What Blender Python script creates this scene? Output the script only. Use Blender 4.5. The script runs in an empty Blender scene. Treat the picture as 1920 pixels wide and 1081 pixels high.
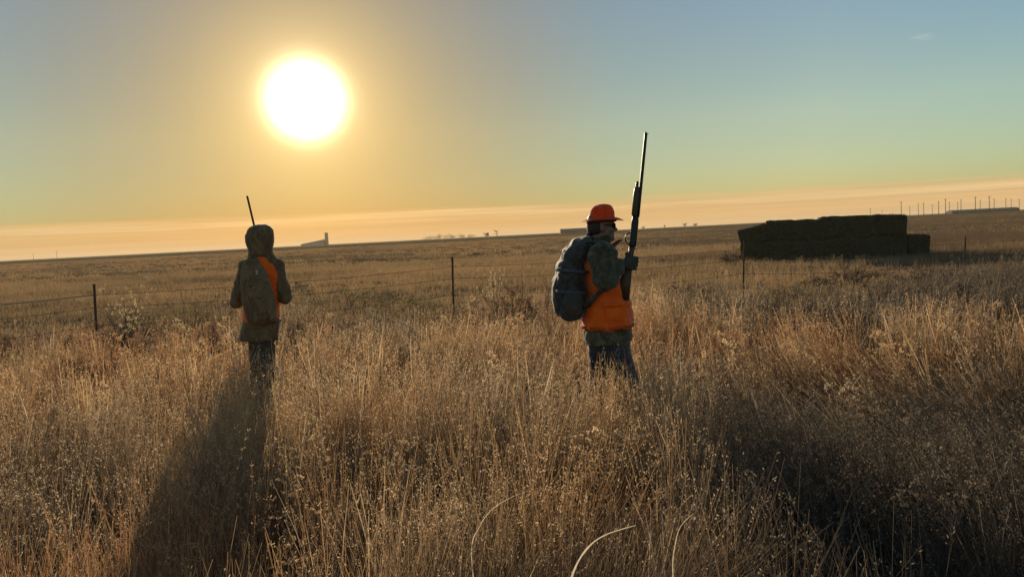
import bpy, bmesh, math, random
import numpy as np
from mathutils import Matrix, Vector, Euler, noise

S = bpy.context.scene
COL = S.collection
R = math.radians
rng = random.Random(7)
nr = np.random.default_rng(11)

# ------------------------------------------------------------------ camera
EYE = 1.62
cd = bpy.data.cameras.new('camera'); cam = bpy.data.objects.new('camera', cd)
COL.objects.link(cam); S.camera = cam
cd.sensor_width = 36; cd.lens = 27; cd.clip_start = .05; cd.clip_end = 20000
CM = (Matrix.Translation((0, 0, EYE)) @ Matrix.Rotation(R(90 - 3.97), 4, 'X')
      @ Matrix.Rotation(R(-2.89), 4, 'Z'))
cam.matrix_world = CM

def ray(u, v):
    return (CM.to_3x3() @ Vector(((u - 960) / 1440, -(v - 540.5) / 1440, -1))).normalized()

def W(u, v, D):
    """world point seen at photo pixel (u,v) at depth y = D metres"""
    r = ray(u, v)
    return Vector((0, 0, EYE)) + r * (D / r.y)

def hor(u):                       # photo row of the horizon at column u
    return 440.4 - (u - 960) * .0505

def G(u, D):                      # point on flat ground under photo column u at depth D
    p = W(u, hor(u), D); p.z = 0
    return p

# ------------------------------------------------------------------ sky, sun, exposure
SUN = ray(573, 188)
EL = math.asin(SUN.z); AZ = math.atan2(SUN.x, SUN.y)
world = bpy.data.worlds.new('World'); S.world = world; world.use_nodes = True
wt = world.node_tree; wn = wt.nodes; wl = wt.links
bg = wn['Background']; bg.inputs[1].default_value = 1.0

class NB:
    """tiny node helper"""
    def __init__(s, tree): s.t = tree; s.n = tree.nodes; s.l = tree.links
    def new(s, typ, **kw):
        n = s.n.new(typ)
        for k, v in kw.items(): setattr(n, k, v)
        return n
    def link(s, a, b): s.l.new(a, b)
    def val(s, sock, x):
        if hasattr(x, 'is_linked') or isinstance(x, bpy.types.NodeSocket): s.l.new(x, sock)
        else: sock.default_value = x
    def math(s, op, a, b=0.0, c=0.0, clamp=False):
        n = s.n.new('ShaderNodeMath'); n.operation = op; n.use_clamp = clamp
        for i, x in enumerate((a, b, c)): s.val(n.inputs[i], x)
        return n.outputs[0]
    def mix(s, f, a, b, blend='MIX'):
        n = s.n.new('ShaderNodeMix'); n.data_type = 'RGBA'; n.blend_type = blend
        s.val(n.inputs[0], f)
        for i, x in ((6, a), (7, b)):
            if isinstance(x, (tuple, list)): n.inputs[i].default_value = (*x[:3], 1)
            else: s.l.new(x, n.inputs[i])
        return n.outputs[2]
    def ramp(s, f, stops, interp='LINEAR'):
        n = s.n.new('ShaderNodeValToRGB'); n.color_ramp.interpolation = interp
        e = n.color_ramp.elements
        while len(e) < len(stops): e.new(.5)
        for q, (p, c) in zip(e, stops):
            q.position = p; q.color = (*c[:3], 1) if isinstance(c, (tuple, list)) else (c, c, c, 1)
        s.val(n.inputs[0], f)
        return n.outputs[0]
    def noise(s, vec, scale, detail=3, rough=.5, dist=0):
        n = s.n.new('ShaderNodeTexNoise')
        n.inputs['Scale'].default_value = scale; n.inputs['Detail'].default_value = detail
        n.inputs['Roughness'].default_value = rough; n.inputs['Distortion'].default_value = dist
        if vec is not None: s.l.new(vec, n.inputs['Vector'])
        return n.outputs['Fac']
    def mapping(s, vec, scale=(1, 1, 1), loc=(0, 0, 0), rot=(0, 0, 0)):
        n = s.n.new('ShaderNodeMapping'); s.l.new(vec, n.inputs[0])
        n.inputs['Scale'].default_value = scale; n.inputs['Location'].default_value = loc
        n.inputs['Rotation'].default_value = rot
        return n.outputs[0]

nb = NB(wt)
sky = nb.new('ShaderNodeTexSky', sky_type='NISHITA', sun_disc=False, sun_elevation=EL, sun_rotation=AZ,
             dust_density=0.0, air_density=1.0, ozone_density=1.0, altitude=900)
tc = nb.new('ShaderNodeTexCoord')
dvec = tc.outputs['Generated']
sep = nb.new('ShaderNodeSeparateXYZ'); nb.link(dvec, sep.inputs[0])
elev = nb.math('MULTIPLY', nb.math('ARCSINE', sep.outputs[2]), 180 / math.pi)
dot = nb.new('ShaderNodeVectorMath', operation='DOT_PRODUCT'); nb.link(dvec, dot.inputs[0])
dot.inputs[1].default_value = SUN
ang = nb.math('MULTIPLY', nb.math('ARCCOSINE', nb.math('MINIMUM', dot.outputs['Value'], .9999999)), 180 / math.pi)
# dusty air: warms and dims the clear Rayleigh sky towards the horizon and towards the sun
tint = nb.ramp(nb.math('DIVIDE', elev, 90.0, clamp=True),
               [(0, (.66, .46, .33)), (.026, (.68, .58, .42)), (.045, (.78, .70, .53)), (.085, (.96, .87, .68)), (.17, (.98, .97, .93)), (.4, (1, 1, 1))])
tint2 = nb.ramp(nb.math('DIVIDE', ang, 60.0, clamp=True),
                [(0, (.9, .5, .28)), (.108, (.9, .56, .35)), (.25, (.83, .68, .57)), (.367, (.87, .86, .80)), (.6, (1.16, 1.14, 1.07)), (.9, (1.14, 1.30, 1.35))])
SKY_STRENGTH = .095
base = nb.mix(1.0, nb.mix(1.0, sky.outputs[0], tint, 'MULTIPLY'), tint2, 'MULTIPLY')
sc_ = nb.new('ShaderNodeVectorMath', operation='SCALE'); nb.link(base, sc_.inputs[0]); sc_.inputs[3].default_value = SKY_STRENGTH
col = sc_.outputs[0]
# thin bank of high haze cloud lying along the horizon
cv = nb.mapping(dvec, scale=(2.2, 2.2, 95))
cn = nb.noise(cv, 1.4, 4, .55)
cn2 = nb.noise(nb.mapping(dvec, scale=(3.0, 3.0, 170)), 1.0, 4, .55)
edge = nb.math('ADD', elev, nb.math('MULTIPLY', nb.math('SUBTRACT', cn, .5), 1.5))
bank = nb.math('SUBTRACT', 1.0, nb.math('DIVIDE', nb.math('SUBTRACT', edge, 1.85), .5, clamp=True), clamp=True)
bank = nb.math('MULTIPLY', bank, nb.math('MULTIPLY_ADD', cn2, .9, .42, clamp=True))
warm = nb.math('POWER', 2.718, nb.math('DIVIDE', ang, -22.0))
cloudc = nb.mix(warm, (.80, .49, .235), (.76, .39, .085))
streak = nb.noise(nb.mapping(dvec, scale=(2.6, 2.6, 230)), 1.0, 4, .6, .4)
rim = nb.math('MULTIPLY', nb.math('SUBTRACT', 1.0, nb.math('ABSOLUTE', nb.math('MULTIPLY', nb.math('SUBTRACT', edge, 1.72), 3.2)), clamp=True), .55)
cloudc = nb.mix(rim, cloudc, (.95, .66, .36))
cloudc = nb.mix(1.0, cloudc, nb.ramp(streak, [(.3, (.84, .84, .88)), (.55, (1.0, 1.0, 1.0)), (.72, (1.13, 1.10, 1.06))]), 'MULTIPLY')
col = nb.mix(nb.math('MULTIPLY', bank, .82), col, cloudc)
# aureole: forward scattering plus lens glare, added to the sky round the low sun
def glow(amount, width, power, c, prev):
    g = nb.math('POWER', 2.718, nb.math('MULTIPLY', nb.math('POWER', nb.math('DIVIDE', ang, width), power), -1.0))
    v = nb.new('ShaderNodeVectorMath', operation='SCALE'); v.inputs[0].default_value = c
    nb.link(nb.math('MULTIPLY', g, amount), v.inputs[3])
    a = nb.new('ShaderNodeVectorMath', operation='ADD'); nb.link(prev, a.inputs[0]); nb.link(v.outputs[0], a.inputs[1])
    return a.outputs[0]
col = glow(14.0, 1.66, 2.0, (1, .88, .55), col)
col = glow(.75, 4.6, 1.5, (1.0, .68, .25), col)
col = glow(.34, 13.5, 1.3, (1.0, .62, .17), col)
# one faint wisp of cirrus high on the right
wd = ray(1728, 70)
wdot = nb.new('ShaderNodeVectorMath', operation='SUBTRACT'); nb.link(dvec, wdot.inputs[0]); wdot.inputs[1].default_value = wd
wv = nb.mapping(wdot.outputs[0], scale=(70, 70, 190))
wlen = nb.new('ShaderNodeVectorMath', operation='LENGTH'); nb.link(wv, wlen.inputs[0])
wm = nb.math('SUBTRACT', 1.0, wlen.outputs['Value'], clamp=True)
wm = nb.math('MULTIPLY', wm, nb.math('MULTIPLY', nb.math('SUBTRACT', nb.noise(nb.mapping(dvec, scale=(90, 90, 500)), 1.0, 3), .42, clamp=True), 2.2))
col = nb.mix(wm, col, (.62, .66, .66))
nb.link(col, bg.inputs[0])

sl = bpy.data.lights.new('sun', 'SUN'); sl.energy = 5.0; sl.angle = R(.5); sl.color = (1, .80, .55)
so = bpy.data.objects.new('sun', sl); COL.objects.link(so)
so.rotation_euler = (-SUN).to_track_quat('-Z', 'Y').to_euler(); so.location = (0, 0, 30)

S.view_settings.view_transform = 'Standard'; S.view_settings.look = 'None'
S.view_settings.gamma = 1; S.view_settings.use_curve_mapping = False
S.view_settings.exposure = 0.0
cy = S.cycles
S.render.engine = 'CYCLES'
cy.max_bounces = 7; cy.diffuse_bounces = 3; cy.glossy_bounces = 2; cy.transmission_bounces = 4
cy.transparent_max_bounces = 8; cy.volume_bounces = 0; cy.sample_clamp_indirect = 6
cy.use_denoising = True; cy.denoiser = 'OPENIMAGEDENOISE'; cy.denoising_input_passes = 'RGB_ALBEDO_NORMAL'

# ------------------------------------------------------------------ helpers
def obj(name, mesh, mat=None, parent=None):
    o = bpy.data.objects.new(name, mesh); COL.objects.link(o)
    if mat:
        mesh.materials.clear()
        for m in (mat if isinstance(mat, (list, tuple)) else [mat]): mesh.materials.append(m)
    if parent: o.parent = parent
    return o

def from_bm(name, bm, mat=None, parent=None, smooth=True):
    me = bpy.data.meshes.new(name); bm.to_mesh(me); bm.free()
    if smooth:
        me.polygons.foreach_set('use_smooth', [True] * len(me.polygons))
    return obj(name, me, mat, parent)

def thing(name, label, cat, loc=(0, 0, 0), group=None):
    o = bpy.data.objects.new(name, None); COL.objects.link(o); o.location = loc
    o.empty_display_size = .2
    return tag(o, label, cat, group)

def tag(o, label, cat, group=None):
    o['label'] = label; o['category'] = cat
    if group: o['group'] = group
    return o

def mat(name):
    m = bpy.data.materials.new(name); m.use_nodes = True
    b = m.node_tree.nodes['Principled BSDF']
    return m, NB(m.node_tree), b

def simple(name, c1, c2=None, scale=20, rough=.85, bump=0.0, stretch=(1, 1, 1), metal=0, detail=4, spec=.3, lo=.35, hi=.65):
    m, n, b = mat(name)
    t = n.new('ShaderNodeTexCoord')
    v = n.mapping(t.outputs['Object'], scale=stretch)
    f = n.noise(v, scale, detail, .6)
    c = n.ramp(f, [(lo, c1), (hi, c2 or c1)])
    n.link(c, b.inputs['Base Color'])
    b.inputs['Roughness'].default_value = rough; b.inputs['Metallic'].default_value = metal
    b.inputs['Specular IOR Level'].default_value = spec
    if bump:
        bp = n.new('ShaderNodeBump'); bp.inputs['Strength'].default_value = bump; bp.inputs['Distance'].default_value = .01
        n.link(n.noise(v, scale * 3, 4, .6), bp.inputs['Height']); n.link(bp.outputs[0], b.inputs['Normal'])
    return m

def box(bm, c, s, rot=None, bevel=0):
    r = bmesh.ops.create_cube(bm, size=1, matrix=Matrix.Translation(c) @ (rot.to_matrix().to_4x4() if rot else Matrix()) @ Matrix.Diagonal((*s, 1)))
    if bevel:
        es = list({e for v in r['verts'] for e in v.link_edges})
        bmesh.ops.bevel(bm, geom=es, offset=bevel, segments=2, affect='EDGES', profile=.6)

def tube(bm, pts, rad, seg=8, cap=True, flat=None):
    """tube through points; rad scalar/list; flat=(a,b,up): elliptical ribbon with half-width a across and b thick"""
    pts = [Vector(p) for p in pts]; n = len(pts)
    rad = [rad] * n if not hasattr(rad, '__len__') else rad
    rings = []; up = None
    for i, p in enumerate(pts):
        t = (pts[min(i + 1, n - 1)] - pts[max(i - 1, 0)])
        t = t.normalized() if t.length > 1e-9 else Vector((0, 0, 1))
        if flat:
            a = t.cross(Vector(flat[2]) if not callable(flat[2]) else flat[2](i)); a = a.normalized() if a.length > 1e-6 else t.orthogonal().normalized()
        else:
            a = (up - t * up.dot(t)) if up is not None else t.orthogonal()
            a = a.normalized() if a.length > 1e-6 else t.orthogonal().normalized()
        up = a; b = t.cross(a).normalized()
        ra, rb = (flat[0], flat[1]) if flat else (rad[i], rad[i])
        rings.append([bm.verts.new(p + a * math.cos(2 * math.pi * k / seg) * ra + b * math.sin(2 * math.pi * k / seg) * rb) for k in range(seg)])
    for i in range(n - 1):
        for k in range(seg):
            bm.faces.new((rings[i][k], rings[i][(k + 1) % seg], rings[i + 1][(k + 1) % seg], rings[i + 1][k]))
    if cap:
        bm.faces.new(rings[0][::-1]); bm.faces.new(rings[-1])
    return rings

def capsule(bm, p0, r0, p1, r1, seg=14):
    p0 = Vector(p0); p1 = Vector(p1); d = (p1 - p0)
    L = d.length; d = d / L if L > 1e-9 else Vector((0, 0, 1))
    pts, rr = [], []
    for k in (89, 60, 30, 0): pts.append(p0 - d * r0 * math.sin(R(k))); rr.append(max(1e-4, r0 * math.cos(R(k))))
    for k in (0, 30, 60, 89): pts.append(p1 + d * r1 * math.sin(R(k))); rr.append(max(1e-4, r1 * math.cos(R(k))))
    tube(bm, pts, rr, seg)

def ell(bm, c, r, rot=None):
    bmesh.ops.create_icosphere(bm, subdivisions=3, radius=1, matrix=Matrix.Translation(c) @ (rot.to_matrix().to_4x4() if rot else Matrix()) @ Matrix.Diagonal((*r, 1)))

def loft(bm, rings, ex=(1, 0, 0), ey=(0, 1, 0), seg=28, p=2.0, cap=True):
    """rings: (centre, a, b); superellipse exponent p"""
    ex = Vector(ex); ey = Vector(ey); rs = []
    for c, a, b in rings:
        c = Vector(c); row = []
        for k in range(seg):
            t = 2 * math.pi * k / seg; ct, st = math.cos(t), math.sin(t)
            x = math.copysign(abs(ct) ** (2 / p), ct) * a; y = math.copysign(abs(st) ** (2 / p), st) * b
            row.append(bm.verts.new(c + ex * x + ey * y))
        rs.append(row)
    for i in range(len(rs) - 1):
        for k in range(seg):
            bm.faces.new((rs[i][k], rs[i][(k + 1) % seg], rs[i + 1][(k + 1) % seg], rs[i + 1][k]))
    if cap:
        bm.faces.new(rs[0][::-1]); bm.faces.new(rs[-1])
    bmesh.ops.recalc_face_normals(bm, faces=bm.faces[:])
    return rs

def fuse(name, bm, voxel, smooth=4, mat=None, parent=None, wrinkle=None):
    """union of the overlapping closed shapes in bm as one continuous skin"""
    bmesh.ops.recalc_face_normals(bm, faces=bm.faces[:])
    me = bpy.data.meshes.new(name + '_raw'); bm.to_mesh(me); bm.free()
    t = bpy.data.objects.new('tmp', me); COL.objects.link(t)
    m = t.modifiers.new('r', 'REMESH'); m.mode = 'VOXEL'; m.voxel_size = voxel; m.use_smooth_shade = True
    if smooth:
        s = t.modifiers.new('s', 'SMOOTH'); s.factor = .5; s.iterations = smooth
    dg = bpy.context.evaluated_depsgraph_get()
    out = bpy.data.meshes.new_from_object(t.evaluated_get(dg)); out.name = name
    bpy.data.objects.remove(t); bpy.data.meshes.remove(me)
    if wrinkle:
        amp, sx, sz, seed = wrinkle
        n = len(out.vertices); co = np.empty(n * 3); nn = np.empty(n * 3)
        out.vertices.foreach_get('co', co); out.vertices.foreach_get('normal', nn)
        co = co.reshape(-1, 3); nn = nn.reshape(-1, 3)
        d = np.array([noise.noise((c[0] * sx + seed, c[1] * sx, c[2] * sz + .6 * sz * c[0])) + .5 * noise.noise((c[0] * sx * 2.3, c[1] * sx * 2.3 + seed, c[2] * sz * 2.1)) for c in co])
        co += nn * (d * amp)[:, None]
        out.vertices.foreach_set('co', co.ravel()); out.update()
    out.polygons.foreach_set('use_smooth', [True] * len(out.polygons))
    return obj(name, out, mat, parent)

def recenter(root, loc):
    """give world-space children of root the local frame of a root placed at loc"""
    root.location = loc
    sh = Matrix.Translation(-Vector(loc))
    done = set()
    def go(o):
        for c in o.children:
            if c.type == 'MESH' and c.data.name not in done:
                c.data.transform(sh); done.add(c.data.name)
            go(c)
    go(root)

# ------------------------------------------------------------------ ground
def fence_y(x):
    return 13.7 + .3 * x

def sgrid(n, near, far):
    k = np.linspace(-1, 1, n); a = math.asinh(far / near)
    return near * np.sinh(k * a)
gx = sgrid(230, 5.0, 9500); gy = sgrid(230, 5.0, 9500)
X, Y = np.meshgrid(gx, gy)
Z = np.zeros_like(X)
for i in range(X.shape[0]):
    for j in range(X.shape[1]):
        x, y = X[i, j], Y[i, j]
        d = math.hypot(x, y)
        if d < 90:
            f = 1 - min(1, max(0, (d - 40) / 50))
            Z[i, j] = f * (.05 * noise.noise((x * .45, y * .45, 3)) + .03 * noise.noise((x * 1.7, y * 1.7, 9)))
n = X.shape[0]
idx = np.arange(n * n).reshape(n, n)
faces = np.stack([idx[:-1, :-1], idx[:-1, 1:], idx[1:, 1:], idx[1:, :-1]], -1).reshape(-1, 4)
gm = bpy.data.meshes.new('ground')
gm.from_pydata(np.stack([X, Y, Z], -1).reshape(-1, 3).tolist(), [], faces.tolist())
gm.polygons.foreach_set('use_smooth', [True] * len(gm.polygons))

def ground_z(x, y):
    return .05 * noise.noise((x * .45, y * .45, 3)) + .03 * noise.noise((x * 1.7, y * 1.7, 9)) if math.hypot(x, y) < 40 else 0.0

m_ground, n_, b_ = mat('dry_field')
t_ = n_.new('ShaderNodeTexCoord'); ob = t_.outputs['Object']
big = n_.noise(ob, .012, 5, .6)
mid = n_.noise(ob, .11, 5, .65)
fine = n_.noise(ob, 2.2, 6, .7)
rows = n_.new('ShaderNodeTexWave'); rows.inputs['Scale'].default_value = .16; rows.inputs['Distortion'].default_value = 2.2
rows.inputs['Detail'].default_value = 3; rows.inputs['Detail Scale'].default_value = 1.2
n_.link(n_.mapping(ob, rot=(0, 0, R(83))), rows.inputs['Vector'])
c_ = n_.ramp(mid, [(.3, (.24, .155, .082)), (.5, (.35, .232, .118)), (.7, (.45, .315, .175))])
c_ = n_.mix(n_.ramp(big, [(.4, 0.0), (.62, .8)]), c_, (.30, .225, .11))
c_ = n_.mix(n_.math('MULTIPLY', rows.outputs['Fac'], .35), c_, (.52, .39, .22))
c_ = n_.mix(n_.ramp(fine, [(.42, .85), (.62, 0.0)]), c_, (.075, .055, .034))
band = n_.noise(n_.mapping(ob, scale=(.018, .11, .1), rot=(0, 0, R(-4))), 1.0, 4, .6, .5)
c_ = n_.mix(n_.ramp(band, [(.47, 0.0), (.58, .8)]), c_, (.13, .09, .052))
n_.link(c_, b_.inputs['Base Color']); b_.inputs['Roughness'].default_value = 1; b_.inputs['Specular IOR Level'].default_value = 0
bp = n_.new('ShaderNodeBump'); bp.inputs['Strength'].default_value = .6; bp.inputs['Distance'].default_value = .08
n_.link(fine, bp.inputs['Height']); n_.link(bp.outputs[0], b_.inputs['Normal'])
ground = obj('ground', gm, m_ground); ground['kind'] = 'structure'

# ------------------------------------------------------------------ grass
def grass_mat(name, cols, seed_bright=1.0, trans=.5, spec=.2):
    m, n, b = mat(name)
    a = n.new('ShaderNodeAttribute', attribute_type='INSTANCER', attribute_name='tone')
    g = n.new('ShaderNodeTexCoord')
    f = n.math('ADD', a.outputs['Fac'], n.math('MULTIPLY', n.math('SUBTRACT', n.noise(g.outputs['Object'], 9, 2), .5), .35), clamp=True)
    c = n.ramp(f, [(i / (len(cols) - 1), tuple(x * seed_bright for x in q)) for i, q in enumerate(cols)])
    n.link(c, b.inputs['Base Color']); b.inputs['Roughness'].default_value = .55; b.inputs['Specular IOR Level'].default_value = spec
    tr = n.new('ShaderNodeBsdfTranslucent'); n.link(c, tr.inputs['Color'])
    mx = n.new('ShaderNodeMixShader'); mx.inputs[0].default_value = trans
    n.link(b.outputs[0], mx.inputs[1]); n.link(tr.outputs[0], mx.inputs[2])
    n.link(mx.outputs[0], n.n['Material Output'].inputs['Surface'])
    return m
# tone: 0 grey-brown weeds and painted shade ... .5 tan ... 1 rust
TONES = [(.070, .058, .044), (.20, .138, .09), (.42, .275, .145), (.44, .245, .112), (.37, .17, .085)]
m_blade = grass_mat('dry_grass_blade', TONES, 1.0, .52)
m_seed = grass_mat('dry_seed_head', [(.22, .175, .13), (.50, .39, .26), (.68, .51, .31), (.64, .43, .23), (.50, .29, .17)], 1.0, .6)
m_stub = grass_mat('stubble_straw', [(.18, .125, .08), (.30, .205, .11), (.40, .27, .142), (.44, .275, .13), (.40, .22, .112)], 1.0, .5, .05)

class Raw:
    def __init__(s): s.v = []; s.f = []; s.m = []
    def quad(s, a, b, c, d, m): 
        i = len(s.v); s.v += [a, b, c, d]; s.f.append((i, i + 1, i + 2, i + 3)); s.m.append(m)
    def ribbon(s, pts, w, side, m):
        base = len(s.v)
        for p, ww in zip(pts, w):
            s.v.append(p - side * ww * .5); s.v.append(p + side * ww * .5)
        for i in range(len(pts) - 1):
            k = base + 2 * i; s.f.append((k, k + 1, k + 3, k + 2)); s.m.append(m)
    def mesh(s, name, mats):
        me = bpy.data.meshes.new(name); me.from_pydata([tuple(v) for v in s.v], [], s.f)
        for q in mats: me.materials.append(q)
        me.polygons.foreach_set('material_index', s.m); me.update()
        return me

def tuft(seed, nstem, nleaf, rad, hlo, hhi, wscale=1.0, seeds=11, head='panicle', lean=.25, segs=4, mats=None, headp=.88):
    r = random.Random(seed); raw = Raw()
    for i in range(nstem):
        a = r.uniform(0, 2 * math.pi); q = rad * math.sqrt(r.random())
        p = Vector((q * math.cos(a), q * math.sin(a), 0)); h = r.uniform(hlo, hhi)
        la = r.uniform(0, 2 * math.pi); ld = Vector((math.cos(la), math.sin(la), 0)) * r.uniform(0, lean) + Vector((p.x, p.y, 0)) * .8
        fa = r.uniform(0, math.pi); side = Vector((math.cos(fa), math.sin(fa), 0))
        pts = [p + ld * h * (k / segs) ** 1.8 + Vector((0, 0, h * (k / segs) * (1 - .12 * ld.length * (k / segs)))) for k in range(segs + 1)]
        w = [(.0026 - .0014 * k / segs) * wscale for k in range(segs + 1)]
        raw.ribbon(pts, w, side, 0)
        top = pts[-1]; dirn = (pts[-1] - pts[-2]).normalized()
        L = h * r.uniform(.14, .26)
        if head != 'none' and r.random() < headp:
            for k in range(seeds):
                f = r.random(); spread = (.006 + .030 * (1 - f) * (1 if head == 'panicle' else .2)) * r.uniform(.5, 1.3)
                an = r.uniform(0, 2 * math.pi)
                out = Vector((math.cos(an), math.sin(an), r.uniform(-.1, .7))).normalized()
                c = top - dirn * L * (1 - f) + out * spread
                sl_ = r.uniform(.008, .015) * wscale ** .7; sw = r.uniform(.0028, .0048) * wscale
                ax = (out + dirn * r.uniform(.4, 1.6)).normalized(); sd = ax.cross(Vector((r.uniform(-1, 1), r.uniform(-1, 1), r.uniform(-1, 1)))).normalized()
                raw.quad(c - ax * sl_ * .5, c + sd * sw * .5, c + ax * sl_ * .5, c - sd * sw * .5, 1)
    for i in range(nleaf):
        a = r.uniform(0, 2 * math.pi); q = rad * math.sqrt(r.random())
        p = Vector((q * math.cos(a), q * math.sin(a), 0)); h = r.uniform(.35, .8) * hhi
        la = r.uniform(0, 2 * math.pi); d = Vector((math.cos(la), math.sin(la), 0)); bend = r.uniform(.1, .6)
        side = Vector((-d.y, d.x, 0))
        pts = [p + d * h * bend * (k / segs) ** 2 + Vector((0, 0, h * ((k / segs) - .45 * bend * (k / segs) ** 2.4))) for k in range(segs + 1)]
        w = [.0052 * wscale * (1 - (k / segs) ** 1.6 * .92) for k in range(segs + 1)]
        raw.ribbon(pts, w, side, 0)
    return raw.mesh('grass_tuft', mats or [m_blade, m_seed])

def tuft_collection(name, meshes):
    c = bpy.data.collections.new(name)
    for i, me in enumerate(meshes):
        o = bpy.data.objects.new('%s_%02d' % (name, i), me); c.objects.link(o)
    return c

def scatter(name, pos, rot, scl, tone, idx, coll, label):
    me = bpy.data.meshes.new(name); n = len(pos)
    me.vertices.add(n); me.vertices.foreach_set('co', np.asarray(pos, np.float32).ravel())
    for nm, typ, key, arr in (('rot', 'FLOAT_VECTOR', 'vector', rot), ('scl', 'FLOAT_VECTOR', 'vector', scl),
                              ('tone', 'FLOAT', 'value', tone), ('idx', 'INT', 'value', idx)):
        at = me.attributes.new(nm, typ, 'POINT')
        at.data.foreach_set(key, np.asarray(arr, np.int32 if typ == 'INT' else np.float32).ravel())
    o = obj(name, me); o['kind'] = 'stuff'; o['label'] = label
    ng = bpy.data.node_groups.new(name, 'GeometryNodeTree')
    ng.interface.new_socket('Geometry', in_out='INPUT', socket_type='NodeSocketGeometry')
    ng.interface.new_socket('Geometry', in_out='OUTPUT', socket_type='NodeSocketGeometry')
    N = ng.nodes; L = ng.links
    gi = N.new('NodeGroupInput'); go = N.new('NodeGroupOutput')
    ip = N.new('GeometryNodeInstanceOnPoints'); ci = N.new('GeometryNodeCollectionInfo')
    ci.inputs['Collection'].default_value = coll; ci.inputs['Separate Children'].default_value = True; ci.inputs['Reset Children'].default_value = True
    ip.inputs['Pick Instance'].default_value = True
    L.new(gi.outputs[0], ip.inputs['Points']); L.new(ci.outputs[0], ip.inputs['Instance'])
    def attr(nm, dt):
        a = N.new('GeometryNodeInputNamedAttribute'); a.data_type = dt; a.inputs['Name'].default_value = nm
        return a.outputs['Attribute']
    L.new(attr('idx', 'INT'), ip.inputs['Instance Index'])
    e2r = N.new('FunctionNodeEulerToRotation'); L.new(attr('rot', 'FLOAT_VECTOR'), e2r.inputs[0]); L.new(e2r.outputs[0], ip.inputs['Rotation'])
    L.new(attr('scl', 'FLOAT_VECTOR'), ip.inputs['Scale'])
    L.new(ip.outputs[0], go.inputs[0])
    md = o.modifiers.new('scatter', 'NODES'); md.node_group = ng
    return o

def vnoise(x, y, s, seed):
    """cheap vectorised smooth noise 0..1 (sum of rotated sines)"""
    r = np.random.default_rng(seed); o = np.zeros_like(x)
    for k in range(7):
        a = r.uniform(0, 2 * np.pi); f = s * r.uniform(.6, 1.9)
        o += np.sin((x * np.cos(a) + y * np.sin(a)) * f * 2 * np.pi + r.uniform(0, 6.28) + .8 * np.sin(x * f * 2.1 + y * f * 1.3))
    return np.clip(.5 + o / 8.5, 0, 1)

def lean_euler(lx, ly, spin):
    """euler XYZ of (lean by vector (lx,ly)) after a spin about z"""
    ang = np.hypot(lx, ly); ax = np.where(ang > 1e-6, -ly / np.maximum(ang, 1e-6), 1.0); ay = np.where(ang > 1e-6, lx / np.maximum(ang, 1e-6), 0.0)
    c = np.cos(ang); s = np.sin(ang); t = 1 - c
    m = np.zeros((len(lx), 3, 3))
    m[:, 0, 0] = t * ax * ax + c; m[:, 0, 1] = t * ax * ay; m[:, 0, 2] = s * ay
    m[:, 1, 0] = t * ax * ay; m[:, 1, 1] = t * ay * ay + c; m[:, 1, 2] = -s * ax
    m[:, 2, 0] = -s * ay; m[:, 2, 1] = s * ax; m[:, 2, 2] = c
    z = np.zeros_like(m); z[:, 0, 0] = np.cos(spin); z[:, 0, 1] = -np.sin(spin); z[:, 1, 0] = np.sin(spin); z[:, 1, 1] = np.cos(spin); z[:, 2, 2] = 1
    q = m @ z
    return np.stack([np.arctan2(q[:, 2, 1], q[:, 2, 2]), np.arcsin(np.clip(-q[:, 2, 0], -1, 1)), np.arctan2(q[:, 1, 0], q[:, 0, 0])], -1)

def wedge(n, y0, y1, spread=.80, margin=1.6, power=2.0):
    u = nr.random(n); y = (y0 ** power + u * (y1 ** power - y0 ** power)) ** (1 / power)
    x = (nr.random(n) * 2 - 1) * (spread * y + margin)
    return x, y

def forb(seed, h, nmain=2, wscale=1.0):
    """dead branching weed: dark ribs with side twigs that end in small seed capsules"""
    r = random.Random(seed); raw = Raw()
    def limb(p, d, ln, w, depth):
        side = d.cross(Vector((r.uniform(-1, 1), r.uniform(-1, 1), .2))).normalized()
        pts = [p + d * ln * k / 3 + Vector((r.uniform(-.02, .02), r.uniform(-.02, .02), 0)) * ln for k in range(4)]; pts[0] = p
        raw.ribbon(pts, [w, w * .85, w * .7, w * .4], side, 0); raw.ribbon(pts, [w, w * .85, w * .7, w * .4], d.cross(side).normalized(), 0)
        if depth:
            for k in range(r.randint(5, 8)):
                f = r.uniform(.3, 1.0); q = pts[0].lerp(pts[3], f)
                a = r.uniform(0, 6.28); limb(q, (d + Vector((math.cos(a), math.sin(a), r.uniform(0, .5))) * .8).normalized(), ln * r.uniform(.16, .34) * (1.3 - f * .5), w * .55, depth - 1)
        else:
            for k in range(3):
                c = pts[3] + Vector((r.uniform(-1, 1), r.uniform(-1, 1), r.uniform(-1, 1))) * .010; z = .0052 * wscale
                raw.quad(c + Vector((-z, 0, 0)), c + Vector((0, z * .6, -z)), c + Vector((z, 0, 0)), c + Vector((0, -z * .6, z)), 1)
    for i in range(nmain):
        a = r.uniform(0, 6.28); limb(Vector((r.uniform(-.05, .05), r.uniform(-.05, .05), 0)), Vector((math.cos(a) * .22, math.sin(a) * .22, 1)).normalized(), h * r.uniform(.75, 1), .0048 * wscale, 2 if i == 0 else 1)
    return raw.mesh('dead_forb', [m_blade, m_seed])

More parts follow.
